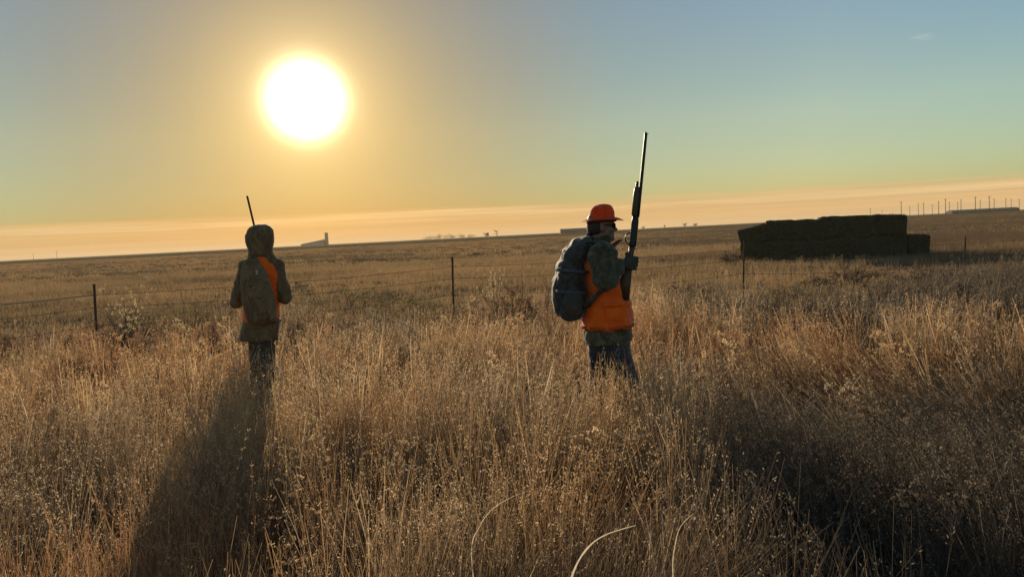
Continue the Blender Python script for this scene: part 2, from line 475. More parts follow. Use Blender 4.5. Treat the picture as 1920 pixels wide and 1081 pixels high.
def straw_clump(seed, n, h, w):
    """coarse bleached straw, bent and partly broken over"""
    r = random.Random(seed); raw = Raw()
    for i in range(n):
        a = r.uniform(0, 6.28); d = Vector((math.cos(a), math.sin(a), 0)); p = d * .05 * r.random(); hh = h * r.uniform(.5, 1.05); side = Vector((-d.y, d.x, r.uniform(-.3, .3))).normalized()
        b = r.uniform(.05, .35); brk = r.random() < .35
        pts = [p + d * hh * b * (k / 4) ** 1.7 + Vector((0, 0, hh * k / 4)) for k in range(5)]
        if brk:
            pts[3] = pts[2] + d * hh * .22 + Vector((0, 0, hh * .06)); pts[4] = pts[3] + d * hh * .2 - Vector((0, 0, hh * r.uniform(.0, .2)))
        raw.ribbon(pts, [w, w, w * .85, w * .65, w * .2], side, 1)
    return raw.mesh('coarse_straw', [m_blade, m_seed])

front = tuft_collection('front_tuft', [tuft(400 + s, 22, 6, .10, .48, .86, 1.0, 9, 'spike' if s % 2 else 'panicle', headp=.14) for s in range(6)]
                        + [tuft(450 + s, 6, 22, .13, .3, .62, 1.1, 9, 'spike', .4, headp=.15) for s in range(3)] + [straw_clump(470 + s, 8, .72, .0048) for s in range(2)])
near = tuft_collection('near_tuft', [tuft(s, 20, 7, .10, .50, .88, 1.0, 11, 'panicle' if s % 3 else 'spike', headp=.45) for s in range(6)]
                       + [tuft(50 + s, 6, 18, .13, .3, .58, 1.25, 10, 'spike', .4, headp=.4) for s in range(3)]
                       + [straw_clump(70 + s, 9, .72, .0062) for s in range(2)] + [forb(80 + s, .72) for s in range(2)])
mid_t = tuft_collection('mid_tuft', [tuft(100 + s, 18, 6, .14, .46, .86, 1.6, 8, 'panicle' if s % 3 else 'spike', segs=3, headp=.55) for s in range(6)]
                        + [tuft(150 + s, 5, 14, .16, .3, .58, 2.0, 7, 'spike', .45, 3) for s in range(2)]
                        + [straw_clump(170 + s, 9, .74, .0105) for s in range(2)] + [forb(180 + s, .78, 2, 1.25) for s in range(2)])
low_t = tuft_collection('stubble_tuft', [tuft(200 + s, 10, 12, .22, .10, .26, 3.0, 2, 'spike', .5, 2, [m_stub, m_stub]) for s in range(5)])
far_t = tuft_collection('far_tuft', [tuft(300 + s, 12, 12, .6, .10, .27, 9.0, 1, 'spike', .5, 2, [m_stub, m_stub]) for s in range(4)])

PEOPLE = []   # (x, y, radius) kept clear of stems growing through the legs
rm0 = G(1150, 5.45); lm0 = G(492, 7.7)
PEOPLE += [(rm0.x, rm0.y, .14), (lm0.x, lm0.y, .18)]

def tall_height(x, y):
    bump = .25 * np.exp(-(((x - rm0.x) / .55) ** 2 + ((y - rm0.y + .55) / .6) ** 2))
    h = bump + .62 + .26 * vnoise(x, y, .22, 3) + .24 * vnoise(x, y, .8, 4)
    return h

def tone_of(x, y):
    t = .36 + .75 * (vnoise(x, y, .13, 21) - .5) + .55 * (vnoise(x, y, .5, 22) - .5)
    # rust stand by the fence left and right, front stems darkened for the shade among them
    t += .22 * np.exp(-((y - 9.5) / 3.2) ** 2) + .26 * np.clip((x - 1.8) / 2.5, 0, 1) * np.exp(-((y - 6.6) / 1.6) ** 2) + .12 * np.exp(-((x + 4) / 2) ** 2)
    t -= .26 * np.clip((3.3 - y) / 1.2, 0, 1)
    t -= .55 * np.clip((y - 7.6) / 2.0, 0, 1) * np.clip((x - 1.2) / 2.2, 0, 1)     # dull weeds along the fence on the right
    # right: hunter's shadow deepened in the grass tone, with darker weeds; golden stand front left
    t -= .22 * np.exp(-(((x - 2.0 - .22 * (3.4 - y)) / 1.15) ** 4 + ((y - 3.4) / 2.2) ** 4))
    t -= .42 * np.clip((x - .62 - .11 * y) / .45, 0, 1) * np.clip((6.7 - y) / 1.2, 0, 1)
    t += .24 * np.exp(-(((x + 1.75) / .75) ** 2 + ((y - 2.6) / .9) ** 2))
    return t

def lean_of(x, y):
    base = .10
    lx = base * 1.1 + .34 * (vnoise(x, y, .16, 31) - .5); ly = -.10 + .34 * (vnoise(x, y, .16, 32) - .5)
    sw = np.exp(-(((x - 3.1) / 1.5) ** 2 + ((y - 6.0) / 2.1) ** 2))      # lodged, wind-combed patch on the right
    lx -= .80 * sw; ly -= .25 * sw
    lx -= .30 * np.clip((x - .3) / .8, 0, 1) * np.clip((6 - y) / 2, 0, 1)
    return lx, ly

def build_tall(name, n, y0, y1, coll, nidx, label, margin):
    x, y = wedge(n, y0, y1, margin=margin)
    keep = (y < fence_y(x) - 1.9 + 5.0 * (vnoise(x, y, .35, 77) - .5) + nr.normal(0, .55, n))
    dens = .10 + 1.35 * np.clip((vnoise(x, y, .45, 5) - .28) * 1.7, 0, 1) * .7 + 1.1 * np.clip((vnoise(x, y, 1.15, 6) - .38) * 2.2, 0, 1) * .6
    dens = dens + .45 * np.exp(-(((x - rm0.x) / .5) ** 2 + ((y - rm0.y + .5) / .5) ** 2))
    keep &= nr.random(n) < dens
    for px, py, pr in PEOPLE: keep &= np.hypot(x - px, y - py) > pr
    keep &= np.hypot(x, y) > .95
    x, y = x[keep], y[keep]; k = len(x)
    lx, ly = lean_of(x, y)
    lod = np.where(nr.random(k) < .10, 3.2, 1.0); lx = lx + nr.normal(0, .10, k) * lod; ly = ly + nr.normal(0, .10, k) * lod
    h = tall_height(x, y) * nr.uniform(.82, 1.14, k)
    z = np.array([ground_z(a, b) for a, b in zip(x, y)]) - .01
    s = np.stack([np.full(k, 1.0), np.full(k, 1.0), h], -1)
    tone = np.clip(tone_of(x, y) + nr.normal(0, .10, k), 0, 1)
    return scatter(name, np.stack([x, y, z], -1), lean_euler(lx, ly, nr.uniform(0, 6.28, k)), s, tone, nr.integers(0, nidx, k), coll, label)

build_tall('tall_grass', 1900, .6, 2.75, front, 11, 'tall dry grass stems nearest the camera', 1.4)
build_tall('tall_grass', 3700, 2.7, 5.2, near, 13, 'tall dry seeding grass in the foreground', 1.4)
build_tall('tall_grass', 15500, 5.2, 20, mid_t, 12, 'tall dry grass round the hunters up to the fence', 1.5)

def build_low(name, n, y0, y1, coll, nidx, label, hs, power):
    x, y = wedge(n, y0, y1, spread=.78, margin=3, power=power)
    keep = (y > fence_y(x) - 2.6) & (nr.random(n) < .12 + 1.15 * vnoise(x * .35, y, .10, 15) )
    x, y = x[keep], y[keep]; k = len(x)
    z = np.array([ground_z(a, b) for a, b in zip(x, y)])
    h = hs * nr.uniform(.6, 1.3, k) * (.6 + .9 * vnoise(x * .4, y, .12, 16))
    tone = np.clip(.40 - .42 * np.clip((x - 3) / (7 + .25 * y), 0, 1) + .8 * (vnoise(x * .4, y, .07, 17) - .5) + nr.normal(0, .1, k), 0, 1)
    return scatter(name, np.stack([x, y, z], -1), lean_euler(nr.normal(.05, .1, k), nr.normal(0, .1, k), nr.uniform(0, 6.28, k)),
                   np.stack([np.ones(k), np.ones(k), h], -1), tone, nr.integers(0, nidx, k), coll, label)
build_low('field_stubble', 34000, 9, 55, low_t, 5, 'short cut stubble in the field beyond the fence', 1.0, 1.6)
build_low('field_stubble', 34000, 50, 330, far_t, 4, 'sparse stubble far out in the flat field', .9, 1.5)

#@@PARTS@@
# ------------------------------------------------------------------ materials for things
def camo(name, cols, scale=9):
    m, n, b = mat(name)
    t = n.new('ShaderNodeTexCoord'); v = n.mapping(t.outputs['Object'], scale=(1, 1, .7))
    f1 = n.noise(v, scale, 3, .6, .8); f2 = n.noise(v, scale * 2.3, 4, .65, 1.2); f3 = n.noise(v, scale * 9, 3, .6)
    c = n.ramp(f1, [(0, cols[0]), (.46, cols[1]), (.56, cols[2])], 'CONSTANT')
    c = n.mix(n.ramp(f2, [(.57, 0.0), (.6, .85)]), c, cols[3])
    c = n.mix(n.ramp(f3, [(.4, .35), (.6, 0.0)]), c, tuple(x * .55 for x in cols[0]))
    n.link(c, b.inputs['Base Color']); b.inputs['Roughness'].default_value = .9; b.inputs['Specular IOR Level'].default_value = .15
    b.inputs['Sheen Weight'].default_value = .25; b.inputs['Sheen Roughness'].default_value = .4
    bp = n.new('ShaderNodeBump'); bp.inputs['Strength'].default_value = .35; bp.inputs['Distance'].default_value = .006
    n.link(n.noise(t.outputs['Object'], 160, 3), bp.inputs['Height']); n.link(bp.outputs[0], b.inputs['Normal'])
    return m
m_camo = camo('green_camo_cloth', [(.068, .060, .036), (.105, .09, .053), (.15, .125, .074), (.042, .035, .024)])
m_camo2 = camo('veil_lightened_brown_camo', [(.16, .10, .05), (.21, .135, .066), (.25, .165, .085), (.11, .066, .034)])  # browns raised to put the sun's veiling glare into the cloth colour
m_orange = simple('blaze_orange_cloth', (.80, .105, .006), (.93, .155, .012), 14, .8, .25, spec=.2)
m_orange_hat = simple('blaze_orange_hat_cloth', (.80, .055, .006), (.92, .085, .01), 25, .8, .25, spec=.2)
m_band = simple('dark_hat_band', (.06, .02, .012), (.09, .03, .015), 40)
m_denim = simple('dark_blue_denim', (.030, .034, .042), (.05, .056, .066), 26, .9, .4, stretch=(1, 1, .4), spec=.15)
m_brown_trousers = simple('brown_trousers_cloth', (.06, .045, .032), (.095, .07, .05), 18, .9, .3)
m_boot = simple('brown_leather', (.06, .035, .02), (.1, .06, .035), 20, .6, .2)
m_skin = simple('skin', (.20, .115, .08), (.25, .145, .10), 30, .55, .1)
m_hair = simple('dark_hair', (.03, .02, .014), (.05, .034, .022), 80, .6, .4, stretch=(1, 1, .2))
m_eye = simple('eye', (.03, .02, .015), None, 5, .2)
m_pack = simple('navy_pack_fabric', (.030, .027, .023), (.074, .068, .060), 30, .75, .35, spec=.25)
m_pack_grey = simple('grey_pack_fabric', (.050, .045, .038), (.078, .071, .062), 30, .75, .35)
m_strap = simple('grey_webbing', (.06, .062, .068), (.1, .1, .105), 60, .8, .3)
m_sling = simple('olive_brown_pack_fabric', (.15, .105, .058), (.20, .145, .08), 22, .85, .3)
m_steel = simple('blued_gun_steel', (.012, .012, .015), (.022, .022, .026), 40, .38, 0, metal=.6, spec=.5)
m_wood = simple('dark_walnut', (.055, .026, .014), (.10, .05, .026), 8, .45, .15, stretch=(6, 6, .7), spec=.4)
m_rubber = simple('black_rubber', (.012, .012, .012), (.02, .02, .02), 40, .8)
m_post = simple('rusty_steel_post', (.07, .045, .03), (.13, .075, .045), 18, .8, .3)
m_wire = simple('light_catching_wire', (.30, .26, .22), (.45, .40, .34), 8, .4, 0, metal=.7, stretch=(1, 1, 1))  # pale colour stands for the light one strand catches
m_hay = simple('weathered_hay', (.052, .042, .022), (.115, .088, .046), 7, .95, .8, stretch=(1, 3, 3), spec=.05)
m_straw = simple('loose_straw', (.08, .062, .032), (.14, .11, .055), 9, .9, spec=.05)
m_brush = simple('dry_brush_stems', (.075, .052, .042), (.14, .10, .07), 6, .9, spec=.1)
for q_ in (m_orange, m_orange_hat, m_pack, m_pack_grey, m_denim):
    b_ = q_.node_tree.nodes['Principled BSDF']; b_.inputs['Sheen Weight'].default_value = .45; b_.inputs['Sheen Roughness'].default_value = .35

def trans_mat(name, c1, c2, scale=6, trans=.5):
    m, n, b = mat(name)
    t = n.new('ShaderNodeTexCoord'); c = n.ramp(n.noise(t.outputs['Object'], scale, 3), [(.35, c1), (.65, c2)])
    n.link(c, b.inputs['Base Color']); b.inputs['Roughness'].default_value = .6; b.inputs['Specular IOR Level'].default_value = .2
    tr = n.new('ShaderNodeBsdfTranslucent'); n.link(c, tr.inputs['Color'])
    mx = n.new('ShaderNodeMixShader'); mx.inputs[0].default_value = trans
    n.link(b.outputs[0], mx.inputs[1]); n.link(tr.outputs[0], mx.inputs[2]); n.link(mx.outputs[0], n.n['Material Output'].inputs['Surface'])
    return m
m_leaf = trans_mat('dry_brush_leaf', (.20, .135, .085), (.32, .225, .125))
m_leaf_olive = trans_mat('olive_brush_leaf', (.17, .135, .065), (.27, .21, .10))
m_leaf_dark = trans_mat('dark_brush_leaf', (.052, .036, .032), (.10, .07, .055))
m_fluff = trans_mat('pale_seed_fluff', (.52, .41, .22), (.70, .57, .34), 20, .55)
m_stalk = trans_mat('bleached_stalk', (.50, .42, .30), (.66, .58, .45), 26, .6)

# ------------------------------------------------------------------ people
def hand(bm, grip, axis, fwd, side, s=1.0):
    """closed right-hand style grip round a bar at `grip` running along `axis`; palm lies on +side, fingers go round fwd"""
    a = Vector(axis).normalized(); f = Vector(fwd); f = (f - a * f.dot(a)).normalized(); sd = Vector(side); sd = (sd - a * sd.dot(a) - f * sd.dot(f)).normalized()
    g = Vector(grip)
    L = lambda x, y, z: g + f * x * s + sd * y * s + a * z * s
    ell(bm, L(-.022, .036, 0), (.034 * s, .02 * s, .046 * s), Matrix((f, sd, a)).transposed().to_euler())
    capsule(bm, L(-.035, .036, -.01), .027 * s, L(-.075, .042, -.02), .026 * s, 12)
    for i, ln in enumerate((.92, 1.0, .95, .78)):
        z = .036 - .0235 * i
        pts = [L(-.005, .042, z), L(.03 * ln + .004, .034, z), L(.040 * ln, .004, z - .002), L(.026, -.024 * ln, z - .004)]
        for k in range(3): capsule(bm, pts[k], (.0098 - .0009 * k) * s, pts[k + 1], (.0092 - .0012 * k) * s, 10)
    th = [L(-.034, .03, .036), L(-.036, .006, .056), L(-.020, -.022, .062)]
    for k in range(2): capsule(bm, th[k], (.0125 - .002 * k) * s, th[k + 1], (.0105 - .002 * k) * s, 10)

def open_hand(bm, wrist, d, side, s=1.0):
    """relaxed, slightly curled hanging hand; d points from wrist to fingertips, side = palm normal"""
    d = Vector(d).normalized(); n = Vector(side); n = (n - d * n.dot(d)).normalized(); c = d.cross(n)
    L = lambda x, y, z: Vector(wrist) + d * x * s + c * y * s + n * z * s
    ell(bm, L(.05, 0, .004), (.05 * s, .038 * s, .016 * s), Matrix((d, c, n)).transposed().to_euler())
    for i, ln in enumerate((.92, 1, .95, .76)):
        y = .031 - .0225 * i
        pts = [L(.08, y, .004), L(.118 * (.75 + .25 * ln), y * 1.08, .010), L(.118 + .032 * ln, y * 1.1, .026), L(.128 + .042 * ln, y * 1.1, .046)]
        for k in range(3): capsule(bm, pts[k], (.0098 - .0009 * k) * s, pts[k + 1], (.0092 - .0012 * k) * s, 10)
    th = [L(.022, .030, .008), L(.056, .060, .022), L(.086, .066, .034)]
    for k in range(2): capsule(bm, th[k], (.013 - .002 * k) * s, th[k + 1], (.011 - .002 * k) * s, 10)

def head(bm, c, f, s=1.0):
    """head centred at c (mid skull), f = horizontal facing direction"""
    f = Vector(f).normalized(); z = Vector((0, 0, 1)); z = (z - f * z.dot(f)).normalized(); y = z.cross(f)
    c = Vector(c); rot = Matrix((f, y, z)).transposed().to_euler()
    P = lambda a, b, d: c + f * a * s + y * b * s + z * d * s
    e = lambda p, r: ell(bm, p, tuple(q * s for q in r), rot)
    e(P(-.008, 0, .03), (.098, .077, .09)); e(P(.012, 0, -.035), (.078, .066, .085))
    e(P(.045, 0, -.075), (.045, .05, .042)); e(P(.078, 0, -.096), (.019, .024, .018))         # jaw, chin
    e(P(.076, 0, .022), (.022, .052, .016))                                                   # brow
    capsule(bm, P(.085, 0, .004), .010 * s, P(.108, 0, -.030), .0145 * s, 10)                  # nose
    for q in (-1, 1):
        e(P(.096, q * .013, -.034), (.011, .009, .009)); e(P(.062, q * .042, -.028), (.024, .018, .02))
        e(P(-.004, q * .077, -.012), (.021, .010, .032))                                       # ears
    e(P(.086, 0, -.060), (.012, .025, .0075)); e(P(.083, 0, -.074), (.012, .022, .0075))       # lips
    return P, f, y, z

def eyes(P, root):
    for q in (-1, 1):
        b = bmesh.new(); ell(b, P(.082, q * .031, .002), (.0115, .0115, .0115)); from_bm('eye', b, m_eye, root)

# ---- hunter in the orange hat, seen from the side, walking to the right
D1 = 5.45
def A(u, v, dy=0.0): return W(u, v, D1 + dy)
PX1 = D1 / 1440.0
def rings1(rows, grow=0.0):
    return [(A((l + r) / 2, v), (r - l) / 2 * PX1 + grow, b + grow) for v, l, r, b in rows]

man = thing('person', 'hunter in orange brimmed hat and orange vest walking in profile, shotgun held upright', 'person')
base1 = G(1150, D1)
gun_a, gun_b = A(1177, 559, -.15), A(1207, 248, -.12)
gax = (gun_b - gun_a).normalized()
grip1 = gun_a + gax * .245

bm = bmesh.new()
P1, *_ = head(bm, A(1127, 424), (1, .05, 0), .97)
capsule(bm, A(1124, 436), .062, A(1123, 470), .066)
loft(bm, rings1([(640, 1100, 1176, .16), (612, 1101, 1170, .165), (575, 1104, 1163, .155), (530, 1104, 1154, .165), (490, 1103, 1148, .175), (470, 1108, 1143, .15), (460, 1114, 1138, .09)]))
for dy, e_, h_ in ((-.19, A(1133, 530, -.27), grip1 + Vector((-.085, -.05, -.01))), (.19, A(1136, 538, .27), A(1146, 582, .225))):
    s_ = A(1122, 480, dy)
    ell(bm, s_, (.07, .065, .07)); capsule(bm, s_, .058, e_, .045); capsule(bm, e_, .045, h_, .028)
hand(bm, grip1, gax, (1, 0, 0), (0, -1, 0))
open_hand(bm, A(1146, 582, .225), (.75, -.1, -.6), (-.3, -1, .2))
fwd_leg = [A(1146, 642, -.09), A(1180, 728, -.10), A(1192, 838, -.09)]
rear_leg = [A(1128, 642, .09), A(1124, 728, .10), A(1098, 832, .10)]
for lg in (fwd_leg, rear_leg):
    capsule(bm, lg[0], .085, lg[1], .06); capsule(bm, lg[1], .058, lg[2], .04)
    capsule(bm, lg[2] - Vector((.02, 0, .03)), .04, Vector((lg[2].x + .15, lg[2].y - .01, .04)), .03)
fuse('body', bm, .006, 3, m_skin, man)
m_glove = simple('dark_olive_glove', (.045, .045, .035), (.07, .068, .052), 40, .85, .3)
bm = bmesh.new(); hand(bm, grip1, gax, (1, 0, 0), (0, -1, 0), 1.10); fuse('glove', bm, .0055, 2, m_glove, man)
bm = bmesh.new(); open_hand(bm, A(1146, 582, .225), (.75, -.1, -.6), (-.3, -1, .2), 1.08); fuse('glove', bm, .0055, 2, m_glove, man)
eyes(P1, man)
# hair under the hat
bm = bmesh.new()
for q in (-1, 1): ell(bm, P1(-.045, q * .052, .0), (.05, .028, .062))
ell(bm, P1(-.078, 0, -.005), (.028, .062, .07)); fuse('hair', bm, .007, 2, m_hair, man, (.003, 60, 25, 3))
gl = bmesh.new()
for q in (-1, 1): ell(gl, P1(.094, q * .033, .000), (.007, .026, .019))
gl_o = from_bm('glasses', gl, m_rubber, man)
for q in (-1, 1):
    bm = bmesh.new(); tube(bm, [P1(.088, q * .058, .006), P1(.05, q * .072, .008), P1(.005, q * .081, .006)], .003, 6); from_bm('temple_arm', bm, m_rubber, gl_o)
# trousers and boots
bm = bmesh.new()
loft(bm, rings1([(655, 1103, 1182, .175), (640, 1101, 1182, .18), (612, 1102, 1176, .175), (590, 1103, 1172, .16)]))
for lg, w_ in ((fwd_leg, 1.02), (rear_leg, .96)):
    capsule(bm, lg[0], .103 * w_, lg[1], .082 * w_); capsule(bm, lg[1], .081 * w_, lg[2] + Vector((0, 0, .01)), .064)
fuse('trousers', bm, .011, 4, m_denim, man, (.008, 9, 13, 5))
for lg in (fwd_leg, rear_leg):
    bm = bmesh.new(); a_ = lg[2]
    capsule(bm, a_ + Vector((0, 0, .10)), .058, a_ + Vector((-.01, 0, -.02)), .056)
    capsule(bm, Vector((a_.x - .04, a_.y, .052)), .05, Vector((a_.x + .17, a_.y - .015, .045)), .043)
    capsule(bm, Vector((a_.x - .0, a_.y, .085)), .05, Vector((a_.x + .11, a_.y, .06)), .046)
    bt = fuse('boot', bm, .01, 3, m_boot, man)
    bm = bmesh.new(); loft(bm, [(Vector((a_.x + .065, a_.y, .002)), .165, .047), (Vector((a_.x + .065, a_.y, .024)), .165, .049)], seg=24, p=2.6)
    from_bm('sole', bm, m_rubber, bt)
# jacket with sleeves
bm = bmesh.new()
loft(bm, rings1([(641, 1094, 1184, .205), (636, 1093, 1185, .208), (615, 1093, 1183, .205), (600, 1096, 1181, .20), (560, 1099, 1170, .195), (520, 1101, 1158, .195), (485, 1101, 1150, .195), (468, 1104, 1146, .17), (458, 1108, 1144, .115), (449, 1105, 1146, .088), (441, 1103, 1144, .083)]))
s_, e_ = A(1129, 482, -.185), A(1134, 527, -.275)
ell(bm, s_ + Vector((0, 0, .01)), (.102, .095, .095)); capsule(bm, s_, .094, e_, .078); capsule(bm, e_, .075, grip1 + Vector((-.085, -.045, -.012)), .047)
s_, e_ = A(1123, 482, .19), A(1134, 536, .27)
ell(bm, s_, (.098, .085, .085)); capsule(bm, s_, .092, e_, .072); capsule(bm, e_, .071, A(1144, 576, .225), .05)
jk = fuse('jacket', bm, .011, 4, m_camo, man, (.017, 9, 17, 1))
bm = bmesh.new()                                       # turned-up collar point at the throat
capsule(bm, A(1147, 462, -.03), .018, A(1160, 452, -.02), .012); capsule(bm, A(1160, 452, -.02), .011, A(1167, 449, -.015), .006)
capsule(bm, A(1150, 470, -.03), .02, A(1152, 488, -.03), .016)
fuse('collar', bm, .006, 2, simple('rust_collar_cloth', (.10, .035, .022), (.14, .05, .03), 30), jk)
# orange vest: waistcoat that flares over the belly
bm = bmesh.new()
loft(bm, rings1([(613, 1090, 1187, .222), (609, 1089.5, 1188, .226), (595, 1090, 1188, .222), (570, 1092, 1184, .212), (550, 1096, 1174, .208), (520, 1092, 1160, .222), (490, 1092, 1153, .200), (474, 1097, 1148, .165), (463, 1106, 1145, .13), (458, 1110, 1141, .10)]))
vest = fuse('vest', bm, .010, 4, m_orange, man, (.014, 7, 13, 8))
bm = bmesh.new(); loft(bm, rings1([(611.5, 1088.5, 1188.5, .230), (606, 1088.2, 1189, .231)]), cap=False); bmesh.ops.solidify(bm, geom=bm.faces[:], thickness=.004)
from_bm('hem', bm, simple('orange_binding', (.45, .06, .008), (.55, .08, .01), 30), vest)
# patch pocket with a flap and the side seam of the vest
bm = bmesh.new()
pc = A(1152, 585, -.219)
for k in range(2):
    pass
loft(bm, [(pc + Vector((-.004 * q, .004 * abs(q) * .2, .062 * q)), .062 if abs(q) < 1 else .058, .014 if abs(q) < 1 else .008) for q in (-1, -.9, 0, .9, 1)], p=4)
pk = from_bm('pocket', bm, m_orange, vest)
bm = bmesh.new(); loft(bm, [(pc + Vector((0, -.012, .036)), .066, .009), (pc + Vector((0, -.010, .068)), .066, .011), (pc + Vector((0, -.004, .074)), .064, .008)], p=4)
from_bm('pocket_flap', bm, m_orange, vest)
# hat
hat = thing('hat', '', ''); del hat['label'], hat['category']; hat.parent = man
bm = bmesh.new()
loft(bm, [(A(1129, v), hw * .95 * PX1, hb) for v, hw, hb in ((417, 25.3, .088), (408, 25.2, .088), (398, 24.5, .085), (391, 22.0, .077), (386, 17.5, .062), (383.4, 12, .042), (382.2, 5, .018))], seg=32)
fuse('crown', bm, .006, 2, m_orange_hat, hat, (.0025, 22, 22, 4))
bm = bmesh.new(); rr = []
hc = A(1129, 412.0)
for k in range(48):
    t = 2 * math.pi * k / 48; row = []
    for q in range(5):
        f = q / 4; rx = 25.2 * PX1 + f * (.057 if math.cos(t) > 0 else .055); ry = .085 + f * .050
        dz = .014 * (1 - f) - .014 * f * f + .010 * f * abs(math.sin(t))
        row.append(bm.verts.new(hc + Vector((rx * math.cos(t), ry * math.sin(t), dz))))
    rr.append(row)
for k in range(48):
    for q in range(4): bm.faces.new((rr[k][q], rr[(k + 1) % 48][q], rr[(k + 1) % 48][q + 1], rr[k][q + 1]))
bmesh.ops.solidify(bm, geom=bm.faces[:], thickness=.007); bmesh.ops.recalc_face_normals(bm, faces=bm.faces[:])
from_bm('brim', bm, m_orange_hat, hat)
bm = bmesh.new(); loft(bm, [(A(1129, 416.5), 26.0 * PX1, .0905), (A(1129, 411), 26.0 * PX1, .0905)], cap=False, seg=32); bmesh.ops.solidify(bm, geom=bm.faces[:], thickness=-.003)
from_bm('hat_band', bm, m_band, hat)
recenter(man, base1)
hat.location = (0, 0, 0)

# ---- backpack worn by that hunter (a thing of its own)
pack = thing('backpack', 'bulky dark grey backpack on the back of the hunter in the orange hat', 'backpack')
bm = bmesh.new()
loft(bm, rings1([(597, 1060, 1086, .115), (594, 1053, 1093, .14), (584, 1045, 1100, .16), (560, 1040, 1104, .17), (535, 1038, 1100, .17), (512, 1041, 1096, .165), (495, 1046, 1093, .155), (480, 1052, 1092, .15), (468, 1057, 1094, .145)]), p=2.6)
fuse('main_compartment', bm, .010, 2, m_pack, pack, (.017, 8, 11, 11))
bm = bmesh.new()
loft(bm, rings1([(486, 1050, 1100, .135), (476, 1052, 1104, .15), (464, 1059, 1108, .15), (454, 1069, 1108, .14), (446, 1081, 1107, .12), (442.5, 1089, 1103, .08)]), p=2.4)
fuse('lid', bm, .009, 2, m_pack_grey, pack, (.014, 10, 12, 12))
bm = bmesh.new()
loft(bm, rings1([(590, 1044, 1068, .10), (582, 1038.5, 1066, .118), (560, 1035, 1064, .125), (535, 1035, 1064, .122), (522, 1039, 1064, .105), (518, 1045, 1062, .08)]), p=2.8)
fp = fuse('front_pocket', bm, .009, 3, m_pack, pack, (.006, 9, 9, 13))
bm = bmesh.new(); tube(bm, [A(1044, 524, y) for y in np.linspace(-.11, .11, 9)], .004, 6); from_bm('zip', bm, m_rubber, fp)
for sgn in (-1, 1):
    bm = bmesh.new(); ell(bm, A(1074, 566, sgn * .168), (.07, .022, .095)); fuse('side_pocket', bm, .009, 2, m_pack_grey, pack, (.006, 10, 10, 15))
    bm = bmesh.new()
    y = .145 * sgn
    pts = [A(1098, 455, y * .8), A(1110, 452.5, y * .9), A(1124, 453, y), A(1138, 458, y * 1.02), A(1147, 468, y * 1.05), A(1152, 485, y * 1.15), A(1151, 505, y * 1.3), A(1143, 527, y * 1.48), A(1128, 545, y * 1.58), A(1112, 560, y * 1.5), A(1099, 575, y * 1.2)]
    cen = A(1122, 510, y)
    tube(bm, pts, 1, 10, flat=(.026, .007, lambda i, P_=pts, c=cen: (P_[i] - c).normalized() if True else None))
    from_bm('shoulder_strap', bm, m_strap, pack)
    for v in (505, 545):
        bm = bmesh.new(); tube(bm, [A(1041, v, sgn * .10), A(1050, v + 1, sgn * .168), A(1075, v + 3, sgn * .181), A(1103, v + 5, sgn * .168)], 1, 8, flat=(.012, .003, (0, 1, 0)))
        from_bm('compression_strap', bm, m_strap, pack)
bm = bmesh.new(); tube(bm, [A(1100, 447, -.03), A(1101, 440, -.025), A(1101, 438, 0), A(1101, 440, .025), A(1100, 447, .03)], .006, 8); from_bm('haul_loop', bm, m_strap, pack)
recenter(pack, A(1075, 598))

